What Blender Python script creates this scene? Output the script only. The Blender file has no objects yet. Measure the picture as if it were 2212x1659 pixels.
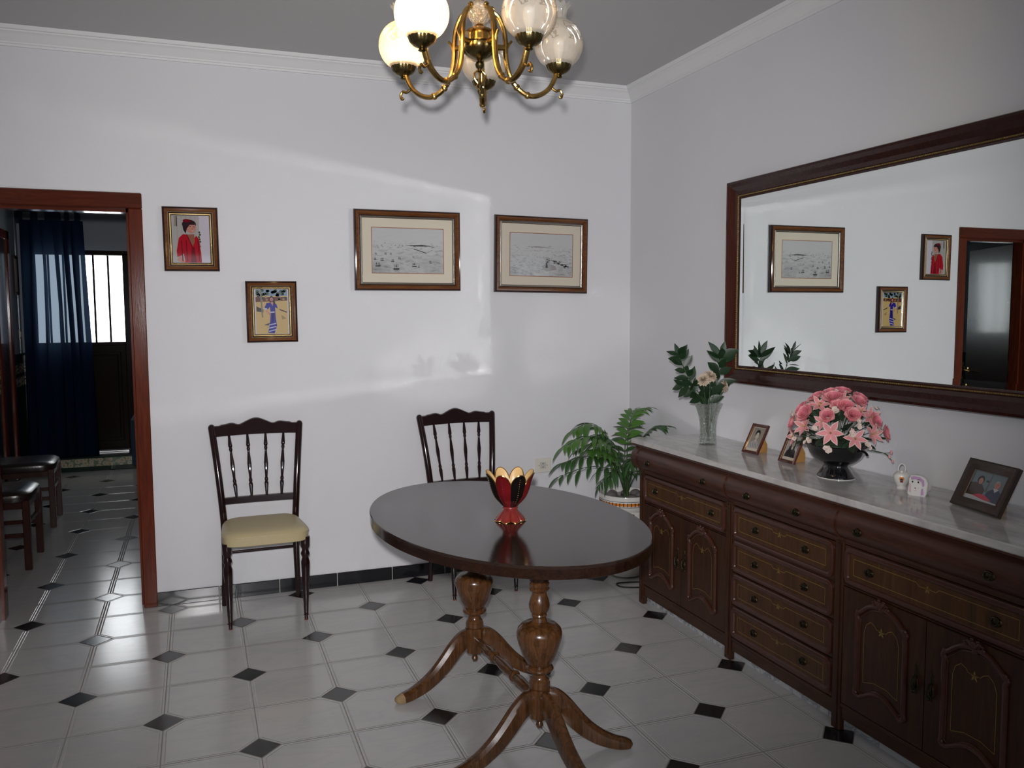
import bpy, math, random
from mathutils import Vector, Matrix
R = math.radians
PI = math.pi
random.seed(7)
SC = bpy.context.scene
COL = SC.collection

# ------------------------------------------------------------------ materials
def srgb(r, g, b):
    f = lambda c: (c/255/12.92) if c/255 <= .04045 else ((c/255+.055)/1.055)**2.4
    return (f(r), f(g), f(b), 1)

class NT:
    def __init__(s, name):
        s.m = bpy.data.materials.new(name); s.m.use_nodes = True
        s.t = s.m.node_tree; s.t.nodes.clear()
        s.out = s.t.nodes.new('ShaderNodeOutputMaterial')
    def n(s, typ, **kw):
        nd = s.t.nodes.new('ShaderNode'+typ)
        ins = kw.pop('ins', {})
        for k, v in kw.items(): setattr(nd, k, v)
        for k, v in ins.items():
            if isinstance(v, bpy.types.NodeSocket): s.t.links.new(v, nd.inputs[k])
            else: nd.inputs[k].default_value = v
        return nd
    def math(s, op, a, b=0.0, c=None):
        nd = s.n('Math', operation=op)
        for i, v in enumerate((a, b) if c is None else (a, b, c)):
            if isinstance(v, bpy.types.NodeSocket): s.t.links.new(v, nd.inputs[i])
            else: nd.inputs[i].default_value = v
        return nd.outputs[0]
    def mix(s, f, a, b):
        nd = s.n('Mix', data_type='RGBA')
        for k, v in ((0, f), (6, a), (7, b)):
            if isinstance(v, bpy.types.NodeSocket): s.t.links.new(v, nd.inputs[k])
            else: nd.inputs[k].default_value = v
        return nd.outputs[2]
    def ramp(s, f, stops):
        nd = s.n('ValToRGB', ins={0: f})
        e = nd.color_ramp.elements
        while len(e) < len(stops): e.new(.5)
        for i, (p, c) in enumerate(stops):
            e[i].position = p; e[i].color = c if len(c) == 4 else (*c, 1)
        return nd.outputs[0]
    def principled(s, **ins):
        nd = s.n('BsdfPrincipled')
        for k, v in ins.items():
            k = k.replace('_', ' ')
            if isinstance(v, bpy.types.NodeSocket): s.t.links.new(v, nd.inputs[k])
            else: nd.inputs[k].default_value = v
        s.t.links.new(nd.outputs[0], s.out.inputs[0])
        return nd
    def surf(s, sock): s.t.links.new(sock, s.out.inputs[0])
    def bump(s, h, strength=.3, dist=.01):
        return s.n('Bump', ins={'Height': h, 'Strength': strength, 'Distance': dist}).outputs[0]
    def coord(s, kind='Object', scale=(1, 1, 1)):
        tc = s.n('TexCoord')
        mp = s.n('Mapping', ins={0: tc.outputs[kind], 3: scale})
        return mp.outputs[0]
    def noise(s, vec, scale, detail=3, rough=.5, dist=0.0):
        return s.n('TexNoise', ins={'Vector': vec, 'Scale': scale, 'Detail': detail, 'Roughness': rough, 'Distortion': dist}).outputs[0]

def plain(name, col, rough=.5, metal=0.0, coat=0.0, bump=0.0, bscale=60, vary=0.0, spec=.5, **kw):
    t = NT(name)
    c = col
    if vary or bump:
        v = t.coord('Object')
    if vary:
        nz = t.noise(v, bscale*.35, 4)
        c = t.mix(t.math('MULTIPLY', nz, 1.0), tuple(x*(1-vary) for x in col[:3])+(1,), tuple(min(1, x*(1+vary)) for x in col[:3])+(1,))
    ins = dict(Base_Color=c, Roughness=rough, Metallic=metal, Coat_Weight=coat)
    ins['Specular IOR Level'] = spec
    if bump:
        ins['Normal'] = t.bump(t.noise(v, bscale, 4), bump, .004)
    ins.update(kw)
    t.principled(**ins)
    return t.m

def wood(name, dark, light, scale=1.0, axis=0, rough=.28, coat=.3, spec=.5):
    """grain runs along the chosen local axis"""
    t = NT(name)
    s = [14*scale]*3; s[axis] = 1.3*scale
    v = t.coord('Object', tuple(s))
    w = t.noise(v, 2.6, 6, .62, 1.2)
    v2 = t.coord('Object', tuple(x*5 for x in s))
    w2 = t.noise(v2, 4, 3)
    f = t.math('ADD', t.math('MULTIPLY', w, .8), t.math('MULTIPLY', w2, .25))
    c = t.ramp(f, [(.34, dark), (.72, light)])
    t.principled(Base_Color=c, Roughness=rough, Coat_Weight=coat, Coat_Roughness=.08, Normal=t.bump(w2, .05, .002), **{'Specular IOR Level': spec})
    return t.m

def emit(name, col, strength):
    t = NT(name)
    t.surf(t.n('Emission', ins={0: col, 1: strength}).outputs[0]); return t.m

def thin_glass(name, tint=(1, 1, 1, 1), gloss=.9, rough=.02, base=.06, bscale=0, bstr=.2, body=0.0, bodycol=(1, 1, 1, 1)):
    t = NT(name)
    tr = t.n('BsdfTransparent', ins={0: tint})
    gk = dict(ins={0: (gloss, gloss, gloss, 1), 1: rough})
    gl = t.n('BsdfGlossy', **gk)
    lw = t.n('LayerWeight', ins={0: .35})
    if bscale:
        vo = t.n('TexVoronoi', ins={'Vector': t.coord('Object'), 'Scale': bscale})
        nb = t.bump(vo.outputs[0], bstr, .01)
        t.t.links.new(nb, gl.inputs['Normal']); t.t.links.new(nb, lw.inputs['Normal'])
    f = t.math('ADD', t.math('MULTIPLY', lw.outputs[1], .75), base)
    a = t.n('MixShader', ins={0: f, 1: tr.outputs[0], 2: gl.outputs[0]}).outputs[0]
    if body:
        d = t.n('BsdfTranslucent', ins={0: bodycol}).outputs[0]
        d2 = t.n('BsdfDiffuse', ins={0: bodycol}).outputs[0]
        dm = t.n('MixShader', ins={0: .5, 1: d, 2: d2}).outputs[0]
        a = t.n('MixShader', ins={0: body, 1: a, 2: dm}).outputs[0]
    t.surf(a); return t.m

MT = {}
def mats():
    t = NT('painted_plaster')
    v = t.coord('Object')
    nz = t.noise(v, 1.3, 5)
    t.principled(Base_Color=t.mix(nz, (.70, .70, .725, 1), (.76, .76, .775, 1)), Roughness=.75, Normal=t.bump(t.noise(v, 180, 3), .10, .002), **{'Specular IOR Level': .3})
    MT['wall'] = t.m
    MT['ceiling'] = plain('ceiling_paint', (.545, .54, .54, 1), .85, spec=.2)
    MT['cornice'] = plain('plaster_cornice', (.80, .80, .80, 1), .6, spec=.3)
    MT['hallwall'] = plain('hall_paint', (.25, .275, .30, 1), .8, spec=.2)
    # --- tiled floor: square marble tiles, black diamonds on every second crossing
    t = NT('marble_tile_floor')
    g = t.n('NewGeometry'); sx = t.n('SeparateXYZ', ins={0: g.outputs['Position']})
    T = .33
    uu = t.math('DIVIDE', t.math('ADD', sx.outputs[0], 2.733), T)
    vv = t.math('DIVIDE', t.math('ADD', sx.outputs[1], .081), T)
    ru, rv = t.math('ROUND', uu), t.math('ROUND', vv)
    du, dv = t.math('ABSOLUTE', t.math('SUBTRACT', uu, ru)), t.math('ABSOLUTE', t.math('SUBTRACT', vv, rv))
    par = t.math('ABSOLUTE', t.math('ADD', ru, rv))
    par = t.math('MODULO', par, 2.0)
    even = t.math('LESS_THAN', t.math('ABSOLUTE', t.math('SUBTRACT', par, 1.0)), 2.0)  # placeholder 1
    isodd = t.math('GREATER_THAN', t.math('MINIMUM', par, t.math('SUBTRACT', 2.0, par)), .5)
    l1 = t.math('ADD', t.math('ADD', du, dv), t.math('MULTIPLY', isodd, 10.0))
    dia = t.math('LESS_THAN', l1, .222)
    dd = t.math('MULTIPLY', t.math('SUBTRACT', l1, .222), .7071)     # outside diamond distance
    djoint = t.math('MINIMUM', du, dv)
    din = t.math('MINIMUM', djoint, t.math('ABSOLUTE', dd))
    dedge = t.math('MINIMUM', t.math('ADD', djoint, t.math('MULTIPLY', dia, 10.0)), t.math('ABSOLUTE', dd))
    grout = t.math('LESS_THAN', dedge, .0052)
    # raised-line relief parallel to every joint, on white tiles only
    rel = t.math('SMOOTH_MIN', t.math('ABSOLUTE', t.math('SUBTRACT', din, .036)), .010, .002)
    rel = t.math('MULTIPLY', t.math('SUBTRACT', .010, rel), t.math('SUBTRACT', 1.0, dia))
    gr = t.math('MULTIPLY', t.math('MINIMUM', dedge, .012), 1.0)
    v = t.n('Mapping', ins={0: g.outputs['Position'], 2: (0, 0, .9), 3: (1.3, 3.2, 1)}).outputs[0]
    cell = t.n('TexWhiteNoise', noise_dimensions='2D', ins={'Vector': t.n('CombineXYZ', ins={0: t.math('FLOOR', uu), 1: t.math('FLOOR', vv)}).outputs[0]})
    off = t.n('VectorMath', operation='SCALE', ins={0: cell.outputs['Color'], 3: 9.0}).outputs[0]
    v2 = t.n('VectorMath', operation='ADD', ins={0: v, 1: off}).outputs[0]
    vein = t.noise(v2, 2.4, 6, .62, .7)
    vein = t.ramp(vein, [(.40, (.575, .56, .545)), (.500, (.535, .53, .525)), (.530, (.57, .555, .54)), (.8, (.585, .57, .555))])
    c = t.mix(dia, vein, (.012, .012, .014, 1))
    c = t.mix(grout, c, (.30, .25, .22, 1))
    hb = t.bump(t.math('SUBTRACT', gr, t.math('MULTIPLY', rel, 1.3)), .9, .09)
    t.principled(Base_Color=c, Roughness=t.math('ADD', t.math('MULTIPLY', grout, .4), .18), Normal=hb, **{'Specular IOR Level': .8})
    MT['floor'] = t.m
    MT['black_tile'] = plain('black_glazed_tile', (.010, .010, .012, 1), .16)
    MT['grout'] = plain('grout', (.5, .47, .43, 1), .8)
    # --- woods
    MT['side'] = wood('sideboard_walnut', (.024, .008, .004), (.074, .026, .010), 1.0, 1, .28, .0, .35)
    MT['side_v'] = wood('sideboard_walnut_upright', (.024, .008, .004), (.068, .024, .009), 1.0, 2, .28, .0, .35)
    MT['side_h'] = wood('sideboard_bulged_walnut', (.034, .011, .006), (.088, .028, .016), 1.2, 1, .32, .08, .35)
    MT['side_panel'] = wood('sideboard_burr_panel', (.038, .014, .005), (.100, .040, .012), .8, 2, .36, .0, .35)
    MT['carved'] = plain('carved_mahogany', (.062, .019, .011, 1), .30, coat=.0, vary=.3, bscale=80)
    MT['inlay'] = plain('boxwood_inlay', (.24, .145, .03, 1), .35)
    MT['pull'] = plain('antique_brass', (.055, .045, .026, 1), .36, 1.0, bump=.5, bscale=160)
    MT['chair'] = plain('dark_cherry_lacquer', (.015, .0030, .0035, 1), .12, coat=.2, vary=.25, bscale=30)
    MT['cushion'] = plain('cream_vinyl', (.50, .415, .235, 1), .42, bump=.10, bscale=240, vary=.05)
    MT['foot'] = plain('red_brown_foot_tip', (.10, .018, .012, 1), .4)
    MT['table_top'] = wood('table_top_rosewood', (.016, .009, .007), (.030, .017, .012), 1.2, 1, .11, 0.0, .40)
    MT['table_rim'] = wood('table_edge_rosewood', (.009, .004, .003), (.028, .011, .006), 1.0, 1, .14, .0, .35)
    MT['table_wood'] = wood('turned_walnut', (.030, .011, .004), (.150, .062, .020), 1.6, 2, .22, .15, .5)
    MT['table_worn'] = plain('worn_bare_wood', (.33, .22, .11, 1), .6, bump=.4, bscale=90, vary=.5)
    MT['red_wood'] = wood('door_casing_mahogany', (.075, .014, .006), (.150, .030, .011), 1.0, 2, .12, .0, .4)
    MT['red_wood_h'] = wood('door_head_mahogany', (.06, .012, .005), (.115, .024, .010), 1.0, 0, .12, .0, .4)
    MT['leaf_wood'] = wood('dark_door_leaf', (.018, .008, .005), (.05, .022, .012), 1.0, 2, .25, .4)
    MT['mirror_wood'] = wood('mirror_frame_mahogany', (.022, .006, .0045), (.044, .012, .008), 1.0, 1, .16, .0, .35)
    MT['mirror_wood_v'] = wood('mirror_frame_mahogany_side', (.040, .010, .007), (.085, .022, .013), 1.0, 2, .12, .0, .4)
    MT['pic_wood'] = wood('picture_frame_walnut', (.085, .026, .008), (.20, .075, .020), 1.5, 0, .16, .1)
    MT['pic_dark'] = plain('picture_frame_dark_edge', (.025, .008, .006, 1), .14)
    MT['silver'] = plain('silvered_bead', (.58, .55, .48, 1), .28, 1.0, bump=.5, bscale=200)
    MT['gold'] = plain('gilded_bead', (.62, .46, .20, 1), .28, 1.0, bump=.5, bscale=300)
    MT['gilt_dull'] = plain('dull_gilt_bead', (.22, .15, .055, 1), .4, .8, bump=.5, bscale=200)
    MT['mat'] = plain('cream_mat_board', (.62, .56, .45, 1), .8)
    MT['matline'] = plain('mat_gold_line', (.30, .11, .05, 1), .5)
    t = NT('mirror_silver')
    t.surf(t.n('BsdfGlossy', ins={0: (.80, .84, .825, 1), 1: 0.0}).outputs[0]); MT['mirror'] = t.m
    # marble
    for nm, sc, a, b, c_ in (('marble', 3.0, (.42, .40, .385), (.57, .545, .525), (.66, .64, .62)),):
        t = NT('grey_white_marble')
        v = t.coord('Object', (3.5, 1, 3))
        w = t.noise(v, sc, 8, .65, 1.2)
        t.principled(Base_Color=t.ramp(w, [(.32, a), (.5, b), (.65, c_)]), Roughness=.10, **{'Specular IOR Level': .55}); MT['marble'] = t.m
    t = NT('veined_marble_plinth')
    v = t.coord('Object', (1, 1, 1)); w = t.noise(v, 9, 8, .6, 1.5)
    t.principled(Base_Color=t.ramp(w, [(.44, (.55, .56, .57)), (.5, (.26, .28, .30)), (.54, (.55, .56, .57))]), Roughness=.25); MT['plinth'] = t.m
    # brass for chandelier
    t = NT('aged_brass')
    v = t.coord('Object'); nz = t.noise(v, 22, 4)
    t.principled(Base_Color=t.ramp(nz, [(.35, (.26, .17, .06)), (.65, (.60, .38, .115))]), Metallic=1.0, Roughness=.26, Normal=t.bump(t.noise(v, 150, 3), .12, .003)); MT['brass'] = t.m
    MT['brass_bright'] = plain('polished_brass', (.80, .53, .16, 1), .22, 1.0)
    MT['brass_dark'] = plain('dark_bronze_brass', (.20, .15, .06, 1), .26, 1.0, bump=.2, bscale=90)
    # frosted etched globe
    for nm, tint in (('globe', (.92, .85, .73, 1)),):
        t = NT('frosted_etched_glass')
        v = t.coord('Object')
        e = t.n('TexVoronoi', feature='DISTANCE_TO_EDGE', ins={'Vector': t.n('VectorMath', operation='ADD', ins={0: v, 1: t.n('VectorMath', operation='SCALE', ins={0: t.n('TexNoise', ins={'Vector': v, 'Scale': 30.0}).outputs[1], 3: .05}).outputs[0]}).outputs[0], 'Scale': 42.0}).outputs[0]
        ln = t.math('LESS_THAN', e, .07)
        sep = t.n('SeparateXYZ', ins={0: v})
        zone = t.math('MULTIPLY', t.math('GREATER_THAN', sep.outputs[2], -.005), t.math('LESS_THAN', sep.outputs[2], .055))
        zone = t.math('MULTIPLY', zone, t.math('GREATER_THAN', t.noise(v, 14, 1), .44))
        ln = t.math('MULTIPLY', ln, zone)
        c = t.mix(ln, tint, (.52, .46, .36, 1))
        tl = t.n('BsdfTranslucent', ins={0: c}).outputs[0]
        df = t.n('BsdfDiffuse', ins={0: c}).outputs[0]
        tr = t.n('BsdfTransparent', ins={0: (1, .98, .94, 1)}).outputs[0]
        gl = t.n('BsdfGlossy', ins={0: (1, 1, 1, 1), 1: .08}).outputs[0]
        a = t.n('MixShader', ins={0: .48, 1: tl, 2: df}).outputs[0]
        a = t.n('MixShader', ins={0: .40, 1: a, 2: tr}).outputs[0]
        fr = t.n('Fresnel', ins={0: 1.45}).outputs[0]
        a = t.n('MixShader', ins={0: t.math('MULTIPLY', fr, .8), 1: a, 2: gl}).outputs[0]
        t.surf(a); MT['globe'] = t.m
    MT['crown'] = thin_glass('clear_fluted_glass', (.95, .94, .90, 1), .9, .05, .16, body=.36, bodycol=(.85, .82, .74, 1))
    MT['crystal_ball'] = thin_glass('pebbled_crystal', (.95, .92, .85, 1), 1.0, .06, .28, 95, .9, body=.30, bodycol=(.85, .76, .60, 1))
    MT['crystal'] = thin_glass('cut_crystal', (.88, .91, .88, 1), 1.0, .02, .10, 90, .35, body=.04, bodycol=(.7, .75, .7, 1))
    MT['bulb'] = emit('warm_bulb', (1, .66, .30, 1), BULB)
    MT['bulb_dim'] = emit('warm_bulb_dimmer', (1, .66, .30, 1), BULB*.3)
    MT['bulb_off'] = plain('opal_bulb', (.8, .78, .72, 1), .3)
    # sundries
    MT['black_glaze'] = plain('black_glaze', (.004, .004, .005, 1), .06, coat=.5)
    MT['white_glaze'] = plain('white_glaze', (.72, .70, .66, 1), .12, coat=.4)
    MT['gold_line'] = plain('gold_rim', (.75, .48, .16, 1), .2, 1.0)
    MT['red_glaze'] = plain('ruby_lustre', (.125, .006, .008, 1), .14, coat=.8, vary=.5, bscale=25)
    MT['tulip_black'] = plain('black_lustre', (.006, .004, .004, 1), .10, coat=.8)
    MT['tulip_in'] = plain('honey_lustre', (.72, .47, .20, 1), .25, coat=.5, vary=.15, bscale=30)
    MT['foot_red'] = plain('foot_red_lustre', (.17, .016, .012, 1), .12, coat=.8, vary=.6, bscale=60)
    MT['leaf_palm'] = plain('palm_leaf', (.030, .088, .018, 1), .38, vary=.5, bscale=14)
    MT['leaf_palm_light'] = plain('palm_leaf_light', (.062, .165, .022, 1), .36, vary=.4, bscale=14)
    MT['leaf_dark'] = plain('glossy_dark_leaf', (.011, .034, .011, 1), .42, vary=.5, bscale=20)
    MT['leaf_mid'] = plain('silk_leaf', (.030, .055, .028, 1), .6, vary=.4, bscale=40)
    MT['stem'] = plain('green_stem', (.035, .07, .02, 1), .5)
    MT['rose'] = plain('pink_silk_rose', (.74, .21, .26, 1), .7, vary=.3, bscale=90)
    MT['rose_light'] = plain('pale_pink_silk', (.80, .36, .36, 1), .7, vary=.2, bscale=90)
    MT['lily'] = plain('pink_silk_lily', (.76, .29, .30, 1), .7, vary=.25, bscale=60)
    MT['lily_edge'] = plain('lily_pale_edge', (.80, .58, .54, 1), .7)
    MT['blossom'] = plain('white_blossom', (.72, .58, .52, 1), .7)
    MT['yellow'] = plain('yellow_centre', (.55, .42, .10, 1), .6)
    MT['carn'] = plain('cream_carnation', (.62, .50, .38, 1), .8, vary=.2, bscale=120)
    MT['pebble'] = plain('grey_pebble', (.16, .14, .13, 1), .6, vary=.4, bscale=30)
    MT['soil'] = plain('potting_soil', (.03, .02, .014, 1), .9)
    MT['pot_orange'] = plain('orange_glaze', (.65, .20, .02, 1), .15)
    MT['pot_black'] = plain('black_pot_glaze', (.012, .012, .012, 1), .15)
    MT['pot_blue'] = plain('blue_glaze', (.25, .45, .55, 1), .15)
    MT['brown_frame'] = wood('brown_moulded_frame', (.018, .009, .005), (.045, .022, .012), 2, 0, .4, .1)
    MT['red_frame'] = plain('mahogany_stand_frame', (.075, .012, .012, 1), .22, coat=.4, vary=.3, bscale=40)
    MT['easel'] = plain('fibreboard_strut', (.35, .18, .045, 1), .6, vary=.1)
    MT['socket'] = plain('ivory_plastic', (.74, .71, .63, 1), .35)
    MT['socket_grey'] = plain('socket_inset', (.56, .54, .49, 1), .4)
    MT['black_plastic'] = plain('black_plastic', (.006, .006, .006, 1), .35)
    MT['leather'] = plain('dark_leather', (.022, .012, .010, 1), .24, bump=.12, bscale=120)
    MT['brown_wood'] = plain('brown_stained_wood', (.030, .008, .004, 1), .25, coat=.1, vary=.3, bscale=30)
    MT['navy'] = plain('navy_upholstery', (.018, .045, .085, 1), .8, bump=.3, bscale=200)
    MT['door_metal'] = plain('brown_metal_door', (.014, .007, .006, 1), .12, spec=.3)
    MT['alu'] = plain('bright_metal_threshold', (.75, .75, .75, 1), .3, 1.0)
    MT['rail'] = plain('black_rail', (.008, .008, .009, 1), .4)
    MT['pane'] = emit('daylight_pane', (.93, .97, 1, 1), PANE)
    t = NT('navy_voile')
    c = (.008, .016, .045, 1)
    a = t.n('MixShader', ins={0: .35, 1: t.n('BsdfDiffuse', ins={0: c}).outputs[0], 2: t.n('BsdfTranslucent', ins={0: (.02, .035, .06, 1)}).outputs[0]}).outputs[0]
    a = t.n('MixShader', ins={0: .055, 1: a, 2: t.n('BsdfTransparent', ins={0: (.72, .86, 1, 1)}).outputs[0]}).outputs[0]
    t.surf(a); MT['voile'] = t.m
    MT['tab_cloth'] = plain('navy_cloth', (.010, .018, .050, 1), .9)
    # dado tiles of the hall, bands by height
    t = NT('hall_dado_tile')
    g = t.n('NewGeometry'); s_ = t.n('SeparateXYZ', ins={0: g.outputs['Position']}); z = s_.outputs[2]
    mosaic = t.n('TexVoronoi', ins={'Vector': g.outputs['Position'], 'Scale': 55.0}).outputs[1]
    bw = t.n('RGBToBW', ins={0: mosaic}).outputs[0]
    m1 = t.ramp(bw, [(.35, (.015, .03, .03)), (.5, (.20, .17, .12)), (.7, (.42, .36, .28))])
    band = t.math('MULTIPLY', t.math('GREATER_THAN', z, .86), t.math('LESS_THAN', z, 1.07))
    line = t.math('LESS_THAN', t.math('ABSOLUTE', t.math('SUBTRACT', z, .965)), .02)
    c = t.mix(band, (.012, .028, .026, 1), m1)
    c = t.mix(line, c, (.01, .025, .022, 1))
    t.principled(Base_Color=c, Roughness=.15); MT['dado'] = t.m
    t = NT('patterned_riser_tile')
    v = t.coord('Object', (1, 1, 1))
    m1 = t.n('TexVoronoi', ins={'Vector': v, 'Scale': 26.0}).outputs[0]
    t.principled(Base_Color=t.ramp(m1, [(.2, (.30, .20, .10)), (.45, (.40, .38, .28)), (.7, (.12, .16, .10))]), Roughness=.2); MT['riser'] = t.m
    MT['green_tile'] = plain('dark_green_tile', (.008, .022, .016, 1), .15)
    # printed pictures
    def flat(n, *c, rough=.05):
        r_, g_, b_, _ = srgb(*c); MT[n] = plain('print_'+n, (r_*.8, g_*.76, b_*.78, 1), rough, spec=.3)
    for n, c in dict(p_white=(205, 205, 205), p_curtain=(178, 178, 172), p_curtain2=(205, 203, 212), p_red=(178, 24, 40), p_red2=(120, 16, 34), p_skin=(196, 140, 124), p_skin2=(150, 98, 76),
                     p_hair=(50, 34, 40), p_green=(70, 84, 50), p_sand=(205, 178, 116), p_sand2=(160, 138, 96), p_sky=(130, 156, 178), p_trees=(48, 70, 44), p_shade=(60, 54, 56), p_trunk=(134, 128, 110), p_blue=(44, 38, 150), p_blue2=(24, 18, 92),
                     p_frill=(190, 190, 214), p_rust=(112, 54, 44), p_paper=(206, 198, 178), p_sepia=(150, 144, 132), p_greyd=(46, 46, 46), p_greym=(104, 104, 104), p_greyl=(170, 170, 166), p_teal=(118, 136, 140), p_sweater=(62, 68, 92),
                     p_jacket=(78, 68, 60), p_cloth=(205, 70, 84), p_tablew=(196, 200, 198)).items(): flat(n, *c)
    # pencil views: misty horizon, dark scribbled foreground
    for nm, seed, yy in (('sketch_ships', 3.0, -.02), ('sketch_coast', 11.0, .0)):
        t = NT(nm)
        tc = t.n('TexCoord'); v = t.n('Mapping', ins={0: tc.outputs['Object'], 1: (seed, 0, seed)}).outputs[0]
        vs = t.n('Mapping', ins={0: v, 3: (9, 1, 34)}).outputs[0]
        n1 = t.noise(vs, 2.2, 8, .7, .6)
        n2 = t.noise(v, 9, 5, .6, .4)
        s_ = t.n('SeparateXYZ', ins={0: tc.outputs['Object']})
        fore = t.n('MapRange', ins={0: s_.outputs[2], 1: .03, 2: -.12, 3: 0.0, 4: 1.0}).outputs[0]
        sky = t.n('MapRange', ins={0: s_.outputs[2], 1: .02, 2: .06, 3: 1.0, 4: .12}).outputs[0]
        strokes = t.math('MULTIPLY', t.n('MapRange', ins={0: n1, 1: .50, 2: .68, 3: 0.0, 4: 1.0}).outputs[0], sky)
        wash = t.math('MULTIPLY', t.n('MapRange', ins={0: n2, 1: .35, 2: .75, 3: .1, 4: 1.0}).outputs[0], fore)
        k = t.math('ADD', t.math('MULTIPLY', strokes, .42), t.math('MULTIPLY', wash, .5))
        c = t.mix(t.math('MINIMUM', k, 1.0), (.50, .505, .505, 1), (.06, .06, .065, 1))
        t.principled(Base_Color=c, Roughness=.15); MT[nm] = t.m

BULB = 170.0
PANE = 6.5
mats()

# ------------------------------------------------------------------ mesh helpers
class MB:
    def __init__(s): s.v = []; s.f = []; s.m = []; s.names = []
    def mi(s, mat):
        if mat not in s.names: s.names.append(mat)
        return s.names.index(mat)
    def add(s, vs, fs, mat, M=None):
        o = len(s.v)
        s.v += [tuple(M @ Vector(p)) if M is not None else tuple(p) for p in vs]
        k = s.mi(mat)
        for f in fs: s.f.append(tuple(o+i for i in f)); s.m.append(k)
        return s
    def box(s, x0, x1, y0, y1, z0, z1, mat, M=None, bev=0.0):
        if bev <= 0:
            vs = [(x, y, z) for x in (x0, x1) for y in (y0, y1) for z in (z0, z1)]
            fs = [(0, 1, 3, 2), (4, 6, 7, 5), (0, 4, 5, 1), (2, 3, 7, 6), (0, 2, 6, 4), (1, 5, 7, 3)]
            return s.add(vs, fs, mat, M)
        b = min(bev, (x1-x0)/2.01, (y1-y0)/2.01, (z1-z0)/2.01)
        rings = []
        for z, i in ((z0, b), (z0+b, 0), (z1-b, 0), (z1, b)):
            r = []
            for cx, cy, sx_, sy_ in ((x1, y1, 1, 1), (x0, y1, -1, 1), (x0, y0, -1, -1), (x1, y0, 1, -1)):
                a = (cx-sx_*i, cy-sy_*(i+b) if i == 0 else cy-sy_*i)
                c = (cx-sx_*(i+b) if i == 0 else cx-sx_*i, cy-sy_*i)
                if i == 0: pr = [(cx, cy-sy_*b), (cx-sx_*b, cy)]
                else: pr = [(cx-sx_*b, cy-sy_*b*1.6), (cx-sx_*b*1.6, cy-sy_*b)]
                if sx_*sy_ < 0: pr.reverse()
                r += [(*q, z) for q in pr]
            rings.append(r)
        return s.loft(rings, mat, M, closed=True, caps=True)
    def loft(s, rings, mat, M=None, closed=True, caps=False):
        n = len(rings[0]); vs = [p for r in rings for p in r]; fs = []
        for i in range(len(rings)-1):
            for j in range(n if closed else n-1):
                k = (j+1) % n
                fs.append((i*n+j, i*n+k, (i+1)*n+k, (i+1)*n+j))
        if caps:
            fs.append(tuple(reversed(range(n)))); fs.append(tuple((len(rings)-1)*n+j for j in range(n)))
        return s.add(vs, fs, mat, M)
    def lathe(s, prof, mat, c=(0, 0, 0), n=28, M=None, sx=1, sy=1, mod=None):
        rings = []
        for r, z in prof:
            ring = []
            for k in range(n):
                a = 2*PI*k/n
                rr = max(r, 1e-5)*(mod(a, z) if mod else 1)
                ring.append((c[0]+sx*rr*math.cos(a), c[1]+sy*rr*math.sin(a), c[2]+z))
            rings.append(ring)
        return s.loft(rings, mat, M, True, True)
    def tube(s, pts, rad, mat, n=8, M=None, flat=1.0, caps=True, closed=False):
        pts = [Vector(p) for p in pts]; N = len(pts)
        rads = rad if isinstance(rad, (list, tuple)) else [rad]*N
        rings = []; prev = None
        for i, p in enumerate(pts):
            if closed: t = pts[(i+1) % N]-pts[i-1]
            else: t = pts[min(i+1, N-1)]-pts[max(i-1, 0)]
            t.normalize()
            if prev is None:
                up = Vector((0, 0, 1)) if abs(t.z) < .9 else Vector((1, 0, 0))
                a = t.cross(up).normalized()
            else:
                a = (prev-t*prev.dot(t)).normalized()
            prev = a; b = t.cross(a)
            rings.append([tuple(p+(a*math.cos(2*PI*k/n)+b*math.sin(2*PI*k/n)*flat)*rads[i]) for k in range(n)])
        if closed: rings.append(rings[0])
        return s.loft(rings, mat, M, True, caps and not closed)
    def prism(s, poly, y0, y1, mat, M=None, axis='y'):
        """poly in (u,v); extruded along axis"""
        n = len(poly)
        def P(u, v, w): return {'y': (u, w, v), 'x': (w, u, v), 'z': (u, v, w)}[axis]
        vs = [P(u, v, y0) for u, v in poly]+[P(u, v, y1) for u, v in poly]
        fs = [tuple(range(n)), tuple(reversed(range(n, 2*n)))]+[(i, (i+1) % n, n+(i+1) % n, n+i) for i in range(n)]
        return s.add(vs, fs, mat, M)
    def ball(s, c, r, mat, n=12, M=None, sz=1.0, sx=1.0, sy=1.0):
        m = max(5, n//2)
        prof = [(r*math.sin(PI*i/m), -r*sz*math.cos(PI*i/m)) for i in range(m+1)]
        return s.lathe(prof, mat, c, n, M, sx, sy)
    def frame(s, w, h, prof, mats_, M=None, rad=0.0, seg=1):
        """mitred moulding round a w x h rectangle in the XZ plane, front toward -y.
        prof: list of (inset, depth); mats_: material per segment"""
        rings = []
        for ins, d in prof:
            a, b = w/2-ins, h/2-ins
            r = max(0.0, rad-ins) if rad else 0
            ring = []
            if rad:
                r = max(rad-ins, rad*.25)
                for cx, cz, a0 in ((a-r, b-r, 0), (-a+r, b-r, 90), (-a+r, -b+r, 180), (a-r, -b+r, 270)):
                    for k in range(seg+1):
                        an = R(a0+90*k/seg); ring.append((cx+r*math.cos(an), -d, cz+r*math.sin(an)))
            else:
                ring = [(a, -d, b), (-a, -d, b), (-a, -d, -b), (a, -d, -b)]
            rings.append(ring)
        for i in range(len(rings)-1):
            s.loft([rings[i], rings[i+1]], mats_[i] if isinstance(mats_, (list, tuple)) else mats_, M, True, False)
        return s
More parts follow.
